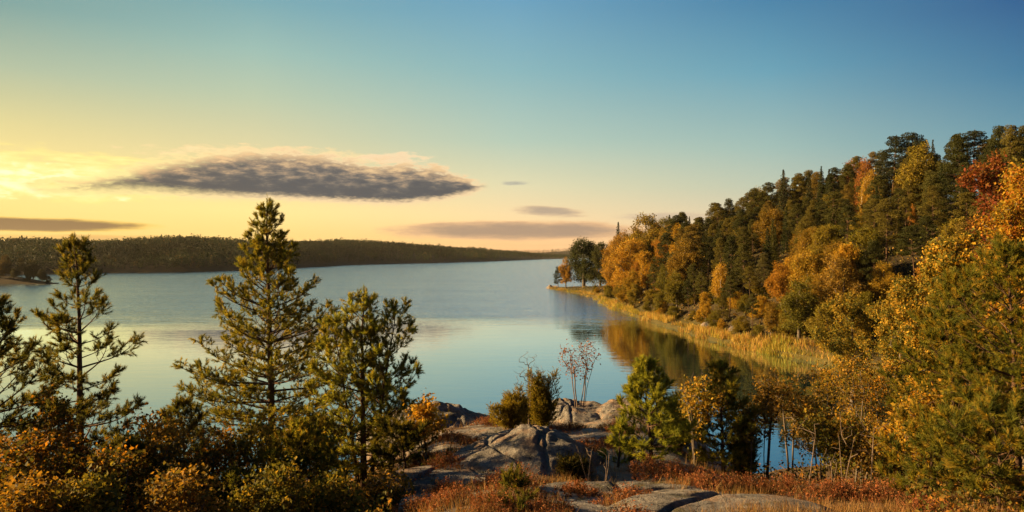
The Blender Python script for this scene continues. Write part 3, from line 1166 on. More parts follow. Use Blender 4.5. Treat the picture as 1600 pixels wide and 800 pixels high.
# --- the ones that stand out: (kind, px, distance, top row, colour, width factor, variant, label)
NOTABLE = [
    ('broad', 912, 322, 372, (0.055, 0.06, 0.018), 1.25, 1, 'big round dark green oak on the tip of the wooded point'),
    ('broad', 938, 312, 378, (0.07, 0.07, 0.02), 1.0, 3, 'dark green oak standing just inland of the big round oak on the point'),
    ('broad', 884, 328, 402, (0.40, 0.22, 0.03), 0.8, 0, 'small orange tree at the water side of the big round oak'),
    ('pine', 872, 331, 416, (0.03, 0.04, 0.02), 1.25, 3, 'low dark pine leaning over the water at the end of the point'),
    ('broad', 952, 292, 408, (0.42, 0.24, 0.04), 0.9, 2, 'small pale orange tree in the gap behind the point'),
    ('spruce', 966, 300, 347, (0.03, 0.04, 0.02), 0.9, 0, 'dark spruce tip poking out above the orange trees near the point'),
    ('broad', 970, 262, 362, (0.36, 0.20, 0.035), 1.0, 0, 'tall tan orange tree at the left end of the wooded shore'),
    ('broad', 1010, 258, 334, (0.27, 0.19, 0.03), 1.1, 2, 'tallest yellow green tree above the orange trees at the left end'),
    ('broad', 985, 232, 372, (0.45, 0.25, 0.03), 1.0, 1, 'broad glowing orange tree right at the reed bank'),
    ('broad', 1012, 214, 392, (0.46, 0.26, 0.03), 1.05, 4, 'golden orange tree in front of the glowing trees, beside a dark pine'),
    ('broad', 1072, 235, 354, (0.40, 0.25, 0.03), 0.9, 2, 'clear yellow tree high on the slope left of the dark pines'),
    ('birch', 1126, 158, 410, (0.44, 0.27, 0.035), 1.15, 0, 'golden birch with white stem standing alone at the reed edge'),
    ('birch', 1166, 172, 418, (0.36, 0.22, 0.03), 0.8, 1, 'slim yellow birch behind the golden birch at the reed edge'),
    ('pine', 1052, 188, 392, (0.07, 0.065, 0.025), 1.0, 0, 'bare stemmed pine with sunlit trunk beside the golden orange tree'),
    ('pine', 1195, 150, 395, (0.085, 0.075, 0.025), 1.0, 1, 'brownish pine right of the golden birch'),
    ('spruce', 1158, 162, 405, (0.07, 0.07, 0.025), 1.1, 1, 'olive spruce cone between the golden birch and the brownish pine'),
    ('broad', 1262, 128, 390, (0.36, 0.22, 0.025), 1.05, 1, 'bright yellow tree above the inner end of the cove'),
    ('broad', 1315, 118, 398, (0.27, 0.16, 0.03), 1.1, 3, 'wide ochre tree right of the bright yellow tree at the cove'),
    ('broad', 1215, 132, 492, (0.22, 0.18, 0.025), 1.3, 0, 'low yellow green bushy tree over the reeds at the cove'),
    ('broad', 1290, 112, 470, (0.24, 0.18, 0.025), 1.2, 4, 'leafy yellow green tree leaning over the inner cove water'),
    ('birch', 1362, 165, 265, (0.36, 0.22, 0.03), 0.9, 0, 'single yellow tree lit up high among the dark slope pines'),
    ('birch', 1425, 150, 318, (0.42, 0.2, 0.03), 0.6, 1, 'small orange tree glowing on the upper right slope'),
    ('broad', 1352, 182, 248, (0.30, 0.12, 0.03), 0.6, 2, 'rust coloured tree just below the skyline pines'),
    ('broad', 1192, 210, 355, (0.36, 0.15, 0.05), 0.6, 2, 'pinkish orange tree halfway up the slope among dark pines'),
    ('pine', 1392, 172, 212, (0.03, 0.036, 0.02), 1.0, 2, 'flat topped dark skyline pine, left one of the tall pair'),
    ('pine', 1424, 168, 205, (0.03, 0.036, 0.02), 1.15, 0, 'flat topped dark skyline pine, larger one of the tall pair'),
    ('pine', 1516, 150, 204, (0.03, 0.036, 0.02), 1.1, 2, 'dark umbrella shaped pine on the skyline beside the red maple'),
    ('spruce', 1224, 205, 265, (0.04, 0.045, 0.02), 1.0, 0, 'pointed spruce spire on the skyline where the ridge begins to climb'),
    ('spruce', 1264, 200, 268, (0.04, 0.045, 0.02), 1.0, 2, 'second pointed spruce spire farther up the climbing skyline'),
]
LM = []
placed = []
for kind, px, d, top, col, wide, var, label in NOTABLE:
    x = at(px, d)
    z = g1(x, d)
    h = zpix(top, d) - z
    h = float(np.clip(h, 3.5, 30))
    far_tree(kind, x, d, h, col, label, None, var, rng, wide)
    LM.append((px, (top + proj(x, d, z)[1]) / 2, label, kind))
    placed.append((x, d))

# --- the rest of the wooded slope
cand = []
ridge = []
for px in np.concatenate([np.arange(965, 1300, 11.5), np.arange(1300, 1640, 8.5)]):
    best = None
    s = (px - 800) / F
    lim = HZ - np.interp(px, *SIL)
    for d in np.arange(140, 300, 6):
        x = s * d
        if shore_dist(np.array([x]), np.array([d]))[0] < 10:
            continue
        hneed = CAM_Z + lim / F * d - g1(x, d)
        sc = abs(hneed - 12.5)
        if best is None or sc < best[0]:
            best = (sc, x, d, hneed)
    if best and 5 < best[3] < 24:
        ridge.append((best[1] + rng.normal() * 1.0, best[2] + rng.normal() * 4, 1))
        for back in (6.0, 12.0):
            ridge.append((best[1] + s * back + rng.normal() * 2.0, best[2] + back + rng.normal() * 2, 2))
tries = 0
pts = list(placed)
acc = []
for r_ in ridge:
    if all(math.hypot(r_[0] - q[0], r_[1] - q[1]) > 3.2 for q in pts):
        acc.append(r_)
        pts.append(r_[:2])
cx = rng.uniform(25, 165, 9000)
cy = 1.0 / rng.uniform(1 / 330.0, 1 / 100.0, 9000)
cD = shore_dist(cx, cy)
for x, y, D in zip(cx, cy, cD):
    s = x / y
    if D < 5.0 or D > 78 or s > 0.80:
        continue
    if y > 270 and D < 13:
        continue
    if y > 300:
        continue
    mind = 4.2 if D < 13 else 4.75
    if any((x - q[0]) ** 2 + (y - q[1]) ** 2 < mind * mind for q in pts):
        continue
    pts.append((x, y))
    acc.append((x, y, False))
zs = gz(np.array([a[0] for a in acc]), np.array([a[1] for a in acc]))
Ds = shore_dist(np.array([a[0] for a in acc]), np.array([a[1] for a in acc]))
rows = []
for (x, y, isr), z, D in zip(acc, zs, Ds):
    px = 800 + F * x / y
    limz = CAM_Z + (HZ - np.interp(px, *SIL)) / F * y
    u = rng.uniform()
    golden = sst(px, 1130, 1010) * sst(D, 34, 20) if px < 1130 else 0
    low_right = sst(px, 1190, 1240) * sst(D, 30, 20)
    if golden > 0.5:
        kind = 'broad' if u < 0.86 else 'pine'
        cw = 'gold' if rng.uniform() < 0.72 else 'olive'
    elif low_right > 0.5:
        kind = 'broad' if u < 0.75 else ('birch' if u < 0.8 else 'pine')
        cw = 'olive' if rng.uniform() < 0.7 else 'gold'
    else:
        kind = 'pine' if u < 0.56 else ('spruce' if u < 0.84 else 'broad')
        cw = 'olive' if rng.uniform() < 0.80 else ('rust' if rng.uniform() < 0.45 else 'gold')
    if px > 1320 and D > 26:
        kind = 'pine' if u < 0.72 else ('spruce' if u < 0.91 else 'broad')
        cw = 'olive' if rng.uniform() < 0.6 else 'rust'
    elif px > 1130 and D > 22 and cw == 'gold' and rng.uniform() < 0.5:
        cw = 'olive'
    if kind == 'pine':
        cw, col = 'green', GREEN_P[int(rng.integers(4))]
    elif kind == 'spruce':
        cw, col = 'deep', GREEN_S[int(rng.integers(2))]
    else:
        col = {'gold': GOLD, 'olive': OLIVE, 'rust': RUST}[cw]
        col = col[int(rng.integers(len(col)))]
    nat = {'pine': rng.uniform(9, 14), 'spruce': rng.uniform(9, 14.5), 'broad': rng.uniform(8, 12.5), 'birch': rng.uniform(8, 12)}[kind]
    if px < 1080:
        nat *= 1.3
    h = min(nat, limz - z - (0.0 if isr else rng.uniform(0, 2.0)))
    if isr == 1:
        h = min(limz - z + rng.normal() * 0.9, 18.0)
    elif isr:
        h = min(limz - z - rng.uniform(0.5, 3.0), rng.uniform(11, 16))
    if D < 12 and not isr:
        h = min(h, rng.uniform(5, 11))
    if h < 5.5:
        continue
    rows.append((kind, x, y, z, h, cw, col, isr, D, px))


def relation(px, py):
    best = min(LM, key=lambda q: math.hypot(px - q[0], (py - q[1]) * 1.2))
    dx, dy = px - best[0], py - best[1]
    if abs(dx) > abs(dy):
        rel = 'to the right of' if dx > 0 else 'to the left of'
    else:
        rel = 'above' if dy < 0 else 'below'
    return rel, best[2]


SHORT = dict(zip([q[2] for q in LM], (
    'big round oak on the point', 'second oak on the point', 'small orange tree by the big oak', 'low dark pine on the point', 'pale orange tree behind the point',
    'spruce tip near the point', 'tall tan orange shore tree', 'tallest yellow green tree', 'broad glowing orange tree', 'golden orange shore tree',
    'clear yellow slope tree', 'golden white stemmed birch', 'slim yellow birch', 'bare stemmed sunlit pine', 'brownish shore pine', 'olive spruce cone',
    'bright yellow cove tree', 'wide ochre cove tree', 'low bushy cove tree', 'tree leaning over the cove', 'lone yellow slope tree', 'small glowing orange tree',
    'rust tree under the skyline', 'pinkish orange slope tree', 'left flat topped skyline pine', 'larger flat topped skyline pine', 'umbrella pine on the skyline',
    'first skyline spruce spire', 'second skyline spruce spire')))
import collections
cnt = collections.Counter()
lab = []
for kind, x, y, z, h, cw, col, isr, D, px in rows:
    py = proj(x, y, z + h * 0.6)[1]
    best = sorted(LM, key=lambda q: math.hypot(px - q[0], (py - q[1]) * 1.2))[0]
    dx, dy = px - best[0], py - best[1]
    rel = ('right of' if dx > 0 else 'left of') if abs(dx) > abs(dy) else ('above' if dy < 0 else 'below')
    short = SHORT[best[2]]
    size = 'tall' if h > 13 else ('small' if h < 8.5 else 'middling')
    nm = {'broad': 'broadleaf tree', 'birch': 'birch', 'pine': 'pine', 'spruce': 'spruce'}[kind]
    where = 'skyline ' if isr else ('shoreside ' if D < 15 else '')
    lab.append(f'{size} {CW[cw]} {where}{nm} {rel} the {short}')
for (kind, x, y, z, h, cw, col, isr, D, px), l in zip(rows, lab):
    grp = {'broad': 'broadleaf trees on the wooded slope', 'birch': 'broadleaf trees on the wooded slope', 'pine': 'pines on the wooded slope', 'spruce': 'spruces on the wooded slope'}[kind]
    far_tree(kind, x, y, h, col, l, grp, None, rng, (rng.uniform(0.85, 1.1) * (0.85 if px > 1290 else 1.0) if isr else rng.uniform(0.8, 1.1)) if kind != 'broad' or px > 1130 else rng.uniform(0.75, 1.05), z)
nb_ = 0
bp = []
for x, y, D in zip(cx[::-1], cy[::-1], cD[::-1]):
    if D < 3.4 or D > 17 or x / y > 0.72 or y > 285 or any((x - q[0]) ** 2 + (y - q[1]) ** 2 < 3.6 ** 2 for q in bp):
        continue
    bp.append((x, y))
    z = g1(x, y)
    h = rng.uniform(2.4, 5.2)
    px, py = proj(x, y, z + h / 2)
    best = sorted(LM, key=lambda q: math.hypot(px - q[0], (py - q[1]) * 1.2))[0]
    dx, dy = px - best[0], py - best[1]
    cwv = ['olive', 'gold', 'olive', 'gold', 'olive'][int(rng.integers(5))]
    col = {'gold': GOLD, 'olive': OLIVE, 'rust': RUST}[cwv][int(rng.integers(2))]
    rel = ('right of' if dx > 0 else 'left of') if abs(dx) > 18 else 'below'
    o = far_tree('broad', x, y, h, col, f'low {CW[cwv]} bush behind the reeds {rel} the {SHORT[best[2]]}', 'bushes behind the reeds', None, rng, rng.uniform(1.1, 1.7), z - 0.3)
    o.name = 'leafy_bush'
    o['category'] = 'bush'
    nb_ += 1
    if nb_ > 75:
        break
print('shore bushes', nb_)
print('hillside trees', len(rows), 'ridge', len(ridge))

# --- reeds along the far bank (nobody could count them)
rng = rs(12)
n = 190000
rx = rng.uniform(14, 60, n)
ry = 1.0 / rng.uniform(1 / 345.0, 1 / 98.0, n)
D = shore_dist(rx, ry)
wid = (3.0 + 5.5 * vnoise(rx / 9, ry / 9, 4) + 2.5 * vnoise(rx / 3, ry / 3, 5)) * np.clip(ry / 165, 0.6, 1.0)
k = (D > -0.9 - 3.2 * vnoise(rx / 4, ry / 4, 6)) & (D < wid) & (vnoise(rx / 2.2, ry / 2.2, 7) > -0.38) & (rng.uniform(size=n) > sst(rx / ry + 0.05 * vnoise(rx / 4, ry / 4, 44), 0.36, 0.5))
rx, ry, D = rx[k], ry[k], D[k]
rz_ = np.maximum(gz(rx, ry), -0.2)
hh = rng.uniform(0.45, 1.25, len(rx)) * (0.75 + 0.7 * np.clip(vnoise(rx / 6, ry / 6, 8) + 0.5, 0, 1)) * np.where(ry > 280, 0.8, 1.0)
base = np.stack([rx, ry, rz_ - 0.05], 1)
a = rng.uniform(0, 3.14, len(rx))
w = rng.uniform(0.025, 0.06, len(rx))
sd = np.stack([np.cos(a), np.sin(a), np.zeros(len(a))], 1) * w[:, None]
tipv = base + np.stack([rng.normal(size=len(rx)) * 0.22, rng.normal(size=len(rx)) * 0.22, hh], 1)
V = np.stack([base - sd, base + sd, tipv + sd * 0.35, tipv - sd * 0.35], 1).reshape(-1, 3)
gcol = pal(rng, len(rx), [(0.42, 0.27, 0.06), (0.34, 0.25, 0.05), (0.22, 0.20, 0.04), (0.36, 0.19, 0.06)], None, 0.25)
gcol = np.where((vnoise(rx / 9, ry / 9, 21) > 0.06)[:, None], gcol * np.array([0.8, 0.95, 0.7]), gcol) * (1 + 0.7 * vnoise(rx / 3.5, ry / 3.5, 23))[:, None]
o = put('reeds', mesh_from('reeds', V, np.arange(len(rx) * 4).reshape(-1, 4), tint=gcol), M_REED)
o['kind'] = 'stuff'

# ------------------------------------------------------------------ left promontory with its own trees
rng = rs(31)
prx = np.linspace(-420, 92, 60)
pu = np.linspace(0, 1, 14)


def prom(px, u):
    d0 = 380 + 0.02 * (92 - px)
    d = d0 + u * (20 + 0.22 * (92 - px))
    e = np.clip((92 - px) / 110.0, 0, 1)
    z = (0.2 + 7.0 * e ** 1.2) * np.sin(np.clip(u, 0, 1) * math.pi) ** 0.7 - 0.15
    return (px - 800) / F * d, d, z


PX, U = np.meshgrid(prx, pu, indexing='ij')
hx, hy, hz = prom(PX, U)
put('headland', mesh_from('headland', np.stack([hx, hy, hz], -1).reshape(-1, 3), grid_quads(len(prx), len(pu)), smooth=True), M_GROUND, kind='structure')
PL = [(8, 392, 398, 'broad', 'tall brown autumn tree at the far left of the left headland'), (34, 396, 403, 'pine', 'dark rounded pine in the middle of the left headland'),
      (52, 392, 405, 'broad', 'dark olive tree with rounded top near the headland end'), (66, 388, 420, 'broad', 'low bush tree sloping down to the headland end'),
      (22, 386, 418, 'broad', 'shadowed low tree in front on the left headland'), (-14, 398, 392, 'pine', 'tall dark pine cut by the left picture edge on the headland'),
      (44, 386, 424, 'broad', 'low dark shrubby tree at the headland waterline'), (0, 388, 420, 'broad', 'low brown tree at the waterline of the left headland'),
      (-40, 400, 390, 'broad', 'headland tree beyond the left edge of the view'), (76, 386, 430, 'broad', 'smallest bush at the outer end of the left headland')]
for px, d, top, kind, label in PL:
    x = at(px, d)
    z = max(0.3, 4.5 * min(1, (92 - px) / 110.0) - 0.5)
    h = zpix(top, d) - z
    far_tree(kind, x, d, max(3, h), (0.10, 0.07, 0.02) if 'brown' in label else (0.06, 0.055, 0.018), label, 'trees on the left headland', None, rng, 1.25 if h < 9 else 1.0, z)

# ------------------------------------------------------------------ rocks
def rock(name, label, px, d, wx, wy, top, seed, ridge=0.0, sink=0.6, rz=0.0, group=None, flat=2.2, rough=0.3, n=90, tilt=(0, 0), z0=None, pu=None, pv=None):
    """a rounded granite outcrop: a domed skin over a footprint wx by wy metres"""
    t = np.linspace(-1, 1, n)
    A, B = np.meshgrid(t, t, indexing='ij')
    # square -> disc
    u = A * np.sqrt(1 - B * B / 2)
    v = B * np.sqrt(1 - A * A / 2)
    r = np.sqrt(u * u + v * v)
    edge = 1 + 0.35 * fbm(u * 1.3 + seed, v * 1.3, seed, 3)
    x = u * wx * edge
    y = v * wy * edge
    prof = np.clip(1 - r ** flat, 0, 1)
    bump = fbm(x * 1.5 + seed * 3.1, y * 1.5, seed + 5, 5, 0.55) + 0.8 * np.abs(fbm(x * 0.9 + 0.5 * y, y * 1.6 - 0.6 * x, seed + 7, 4))
    steps = fbm(x * 0.45 - 3, y * 1.1 + seed, seed + 9, 3)
    steps = np.round(steps * 5) / 5 * 0.55 + steps * 0.45
    z = prof * (1 + rough * steps * 1.3) + rough * 0.8 * bump * prof ** 0.5
    if pu is not None:
        z = z * np.interp(u + 0.12 * fbm(v * 2, u * 2, seed + 2, 2), *pu)
    if pv is not None:
        z = z * np.interp(v + 0.2 * fbm(u * 2, v * 2, seed + 3, 2), *pv)
    if ridge:
        z = z * (1 + ridge * np.exp(-((u + 0.15 - 0.25 * v) / 0.4) ** 2))
    rk = rs(seed + 400)
    crk = np.zeros_like(z)
    for _ in range(int(rk.integers(3, 6))):
        ang = rk.choice([0.35, 1.75]) + rk.normal() * 0.25
        off = rk.uniform(-0.7, 0.7) * min(wx, wy)
        dline = x * math.sin(ang) - y * math.cos(ang) - off + 0.22 * fbm(x * 1.2 + 5 * off, y * 1.2, seed + 77, 3)
        part = sst(vnoise(x * 0.8 + 9 * off, y * 0.8, seed + 3), -0.25, 0.05)
        wd = 0.022 * max(wx, 0.9)
        crk = crk - part * (0.07 * np.exp(-(dline / wd) ** 2) + 0.025 * sst(dline, -wd, wd) * np.exp(-np.maximum(dline, 0) / 0.5))
    cx = at(px, d)
    zg = g1(cx, d) if z0 is None else z0
    hgt = top - zg
    zz = z * hgt + tilt[0] * x + tilt[1] * y
    zz = zz + crk * prof ** 0.5 - sink * (r > 0.985) - 0.12 * sst(r, 0.7, 1)
    V = np.stack([x, y, zz], -1).reshape(-1, 3)
    c, s = math.cos(rz), math.sin(rz)
    V = np.stack([V[:, 0] * c - V[:, 1] * s, V[:, 0] * s + V[:, 1] * c, V[:, 2]], 1)
    o = put(name, mesh_from(name, V, grid_quads(n, n), smooth=True), M_ROCK, loc=(cx, d, zg))
    return tag(o, label, 'rock', group)


rock('rock_outcrop', 'big humped granite rock catching sun on its left side, centre foreground', 800, 13.8, 1.95, 1.3, zpix(668, 14.1), 3, 0.0, flat=3.4, rough=0.24, n=190,
     pu=([-1, -0.7, -0.4, -0.15, 0.05, 0.2, 0.7, 0.9, 1], [0.2, 0.32, 0.5, 0.74, 0.96, 1.0, 1.02, 0.85, 0.6]), pv=([-1, -0.5, 0.0, 0.35, 1], [0.55, 0.8, 0.95, 1.0, 0.7]))
rock('rock_outcrop', 'long low ledge of bare granite running down left of the big humped rock', 700, 12.8, 1.3, 0.8, zpix(738, 12.8), 8, 0.0, flat=3.0, rough=0.3)
rock('rock_outcrop', 'flat bare granite shelf below the big humped rock, dry moss on top', 960, 11.2, 1.7, 0.8, zpix(748, 11.7), 14, 0.0, flat=3.6, rough=0.18)
rock('rock_outcrop', 'broad pale granite slab at the bottom edge with mossy right end', 1130, 9.6, 1.75, 0.85, zpix(768, 10.0), 21, 0.0, flat=3.4, rough=0.18)
rock('rock_outcrop', 'grey shaded granite shoulder above the water, behind the yellow birch', 690, 23.5, 2.5, 2.4, zpix(634, 24.0), 27, 0.0, flat=2.0, rough=0.4,
     pu=([-1, -0.4, 0.0, 0.4, 0.8, 1], [0.8, 1.0, 0.95, 0.7, 0.4, 0.2]))
rock('rock_outcrop', 'grey granite hump above the water under the red leaved rowan', 905, 26.0, 2.0, 2.0, zpix(622, 26.2), 37, 0.0, flat=2.0, rough=0.22,
     pu=([-1, -0.4, 0.0, 0.5, 1], [0.95, 1.0, 0.8, 0.65, 0.45]))
rock('rock_outcrop', 'smaller granite knob right of the rowan hump', 978, 25.4, 1.4, 1.6, zpix(626, 25.8), 52, 0.0, flat=2.0, rough=0.3)
rock('rock_outcrop', 'low orange lit ledge in the bottom left of the bare rocks', 715, 10.6, 0.85, 0.6, zpix(784, 10.8), 44, 0.0, flat=2.8, rough=0.3)
rock('rock_outcrop', 'shadowy low ledge under the bare saplings on the right', 1330, 12.6, 1.3, 0.6, zpix(762, 12.8), 48, 0.0, flat=2.8, rough=0.3)
for px, d, w, tp, label in ((1105, 152, 2.2, 507, 'grey boulder in the reeds left of the golden birch'), (1150, 142, 2.6, 508, 'pinkish grey boulder under the brownish pine'),
                            (1180, 139, 1.8, 516, 'smaller boulder at the right end of the shore boulders'), (1085, 163, 1.6, 505, 'pale boulder at the left end of the shore boulders'),
                            (985, 212, 1.4, 486, 'small stone out in the golden reeds'), (860, 336, 1.8, 446, 'pale stone at the very tip of the wooded point')):
    rock('boulder', label, px, d, w, w * 0.8, zpix(tp, d), int(px), 0.1, flat=2.2, rough=0.3, n=34, group='boulders on the far bank', z0=max(0.1, zpix(tp, d) - w * 0.9))

# ------------------------------------------------------------------ foreground pines
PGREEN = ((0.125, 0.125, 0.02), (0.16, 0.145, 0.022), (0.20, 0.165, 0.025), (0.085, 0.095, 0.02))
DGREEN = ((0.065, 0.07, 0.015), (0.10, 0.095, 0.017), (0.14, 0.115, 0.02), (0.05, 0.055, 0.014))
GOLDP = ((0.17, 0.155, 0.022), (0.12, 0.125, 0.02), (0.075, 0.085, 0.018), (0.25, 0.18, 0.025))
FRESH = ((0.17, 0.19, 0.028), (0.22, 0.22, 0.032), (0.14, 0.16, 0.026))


def top_h(px, d, py):
    return zpix(py, d) - g1(at(px, d), d)


r = rs(501)
d = 14.0
h = top_h(127, d, 380)
p = pine(r, h, 0.095, 1.5, 0.16, 0.30, (3, 5), lambda f: np.interp(f, [0, 0.2, 0.4, 0.55, 0.7, 0.85, 1], [0.75, 0.9, 1.0, 0.72, 0.5, 0.34, 0.14]), -0.05, 0.8, 0.6,
         dens=1.0, palette=DGREEN, start=0.42)
plant('pine_tree', 'slender open branched pine at the left, dark thin trunk against the lake', 'tree', 127, d, p, M_PBARK, M_PINE)
r = rs(502)
d = 18.5
h = top_h(425, d, 322)
p = pine(r, h, 0.125, 2.15, 0.14, 0.27, (4, 6), lambda f: np.interp(f, [0, 0.15, 0.4, 0.55, 0.7, 0.85, 1], [0.8, 0.95, 1.0, 0.8, 0.55, 0.28, 0.08]), 0.0, 0.8, 0.55,
         dens=0.95, palette=PGREEN, start=0.3)
plant('pine_tree', 'tallest pine left of centre, its pointed top reaching into the sky', 'tree', 425, d, p, M_PBARK, M_PINE)
r = rs(503)
d = 15.6
z0 = g1(at(568, d), d)
h = zpix(462, d) - z0
hs = [(stem_path(r, h, (0.05, 0), 0.03, 10), 0.085), (stem_path(r, h * 0.93, (0.7, 0.1), 0.03, 10, 0.12), 0.06), (stem_path(r, h * 0.86, (-0.55, 0.0), 0.03, 10, -0.1), 0.055)]
p = pine(r, h, 0.085, 1.25, 0.12, 0.34, (3, 5), lambda f: np.interp(f, [0, 0.15, 0.4, 0.75, 1], [0.95, 1.1, 1.0, 0.58, 0.22]), 0.2, 1.0, 0.6,
         dens=0.95, palette=FRESH + PGREEN, stems=hs, start=0.25)
plant('pine_tree', 'bushy several topped pine right of the tallest pine', 'tree', 568, d, p, M_PBARK, M_PINE)
SMALLP = [
    (1130, 17.2, 576, 1.0, PGREEN, 'dense dark green pine beside the yellow birch bush', 524),
    (470, 12.6, 668, 0.9, GOLDP, 'low sunlit young pine bush in front of the tallest pine trunk', 511),
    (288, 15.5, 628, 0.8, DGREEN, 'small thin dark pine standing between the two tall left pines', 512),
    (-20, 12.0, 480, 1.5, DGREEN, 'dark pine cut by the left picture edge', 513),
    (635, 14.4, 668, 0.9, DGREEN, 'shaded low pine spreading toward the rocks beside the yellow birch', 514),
    (1018, 14.2, 570, 0.85, FRESH, 'bright green young pine standing right of the big humped rock', 515),
    (965, 14.2, 668, 0.32, FRESH, 'tiny bright pine seedling beside the bright green young pine', 516),
    (1492, 14.5, 440, 1.45, GOLDP, 'spreading green pine at the lower right', 517),
    (1592, 12.0, 395, 1.75, GOLDP, 'large pine filling the right picture edge', 518),
    (1455, 11.0, 655, 0.9, GOLDP, 'low leafy pine bough bush at the foot of the right hand pines', 519),
    (1560, 9.6, 640, 1.1, GOLDP, 'low pine bush in the bottom right corner', 520),
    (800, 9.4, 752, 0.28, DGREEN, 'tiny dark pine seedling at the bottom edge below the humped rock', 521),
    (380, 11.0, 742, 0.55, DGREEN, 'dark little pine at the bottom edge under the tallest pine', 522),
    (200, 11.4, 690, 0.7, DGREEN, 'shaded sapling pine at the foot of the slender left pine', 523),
]
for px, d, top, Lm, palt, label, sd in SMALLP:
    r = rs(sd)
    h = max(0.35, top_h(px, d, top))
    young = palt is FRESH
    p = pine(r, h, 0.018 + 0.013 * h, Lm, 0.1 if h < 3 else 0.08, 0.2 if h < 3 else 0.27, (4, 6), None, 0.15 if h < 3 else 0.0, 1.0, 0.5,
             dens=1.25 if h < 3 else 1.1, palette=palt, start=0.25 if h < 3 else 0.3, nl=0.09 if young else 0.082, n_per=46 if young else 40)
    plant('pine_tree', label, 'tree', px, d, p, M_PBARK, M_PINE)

# ------------------------------------------------------------------ junipers and the dark spruce-like bush
def juniper(rng, H, w, palette, n_shoot=1500):
    tb = Tubes()
    P, D, L = [], [], []
    for i in range(13):
        a = rng.uniform(0, 6.28)
        rr = w * rng.uniform(0.05, 0.72)
        e = np.array([math.cos(a) * rr, math.sin(a) * rr, H * rng.uniform(0.42, 1.0) * (1 - 0.3 * (rr / w) ** 2)])
        tb.add(np.array([[0, 0, -0.2], e * [0.5, 0.5, 0.4], e]), [0.025, 0.016, 0.005], 5)
        m = n_shoot // 13
        t = rng.uniform(0.12, 1, m)
        ax = np.stack([e[0] * t ** 0.7, e[1] * t ** 0.7, e[2] * t], 1)
        off = unit(rng.normal(size=(m, 3))) * (w * 0.36 * np.sin(np.clip(t, 0.05, 0.97) * 3.14) ** 0.8 * rng.uniform(0.6, 1.25) * rng.uniform(0.3, 1, m) ** 0.5)[:, None]
        P.append(ax + off * [1, 1, 0.8])
        dd = unit(off * [1, 1, 0.3]) * 0.7 + np.array([0, 0, 0.8]) + rng.normal(size=(m, 3)) * 0.35
        D.append(unit(dd))
        L.append(rng.uniform(0.07, 0.24, m))
    P, D, L = np.concatenate(P), np.concatenate(D), np.concatenate(L)
    V, tr = needles_arrays(rng, P, D, L, 26, 0.042, 0.013, 0.5, 1.2)
    tint = np.repeat(pal(rng, len(P), palette, None, 0.2), 26, 0)
    return tb, mesh_from('needles', V, tris=tr, tint=tint)


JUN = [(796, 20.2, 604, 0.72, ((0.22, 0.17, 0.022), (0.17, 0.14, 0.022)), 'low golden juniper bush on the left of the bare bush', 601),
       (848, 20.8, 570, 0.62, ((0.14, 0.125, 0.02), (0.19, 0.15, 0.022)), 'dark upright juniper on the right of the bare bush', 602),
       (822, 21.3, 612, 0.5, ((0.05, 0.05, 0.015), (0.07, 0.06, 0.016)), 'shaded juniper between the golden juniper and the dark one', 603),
       (1164, 17.8, 640, 0.5, ((0.06, 0.07, 0.018), (0.08, 0.09, 0.02)), 'dark rounded juniper at the edge of the gap to the water', 605),
       (1062, 18.4, 612, 0.7, ((0.10, 0.11, 0.02), (0.13, 0.12, 0.022)), 'olive juniper between the bright young pine and the yellow birch bush', 606),
       (895, 13.0, 735, 0.3, ((0.05, 0.05, 0.016), (0.08, 0.065, 0.02)), 'little juniper tuft at the right foot of the humped rock', 607)]
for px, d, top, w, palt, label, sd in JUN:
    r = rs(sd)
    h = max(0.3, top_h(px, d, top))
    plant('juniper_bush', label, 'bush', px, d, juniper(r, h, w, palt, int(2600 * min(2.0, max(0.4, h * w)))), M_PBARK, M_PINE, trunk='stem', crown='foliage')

# ------------------------------------------------------------------ foreground broadleaf shrubs and saplings
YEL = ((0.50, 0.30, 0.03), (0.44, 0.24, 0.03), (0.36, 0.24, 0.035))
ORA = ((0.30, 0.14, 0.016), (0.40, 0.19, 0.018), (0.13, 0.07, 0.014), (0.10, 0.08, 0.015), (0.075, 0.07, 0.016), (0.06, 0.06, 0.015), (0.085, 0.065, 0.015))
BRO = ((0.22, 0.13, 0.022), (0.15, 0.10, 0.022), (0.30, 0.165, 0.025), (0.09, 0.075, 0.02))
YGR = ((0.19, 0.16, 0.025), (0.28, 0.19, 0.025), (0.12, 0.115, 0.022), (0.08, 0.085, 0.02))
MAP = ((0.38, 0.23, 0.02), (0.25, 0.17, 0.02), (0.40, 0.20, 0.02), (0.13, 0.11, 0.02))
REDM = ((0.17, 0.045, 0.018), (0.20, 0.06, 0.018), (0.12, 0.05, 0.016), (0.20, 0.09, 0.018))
ROW = ((0.24, 0.09, 0.06), (0.30, 0.14, 0.07), (0.18, 0.08, 0.06))


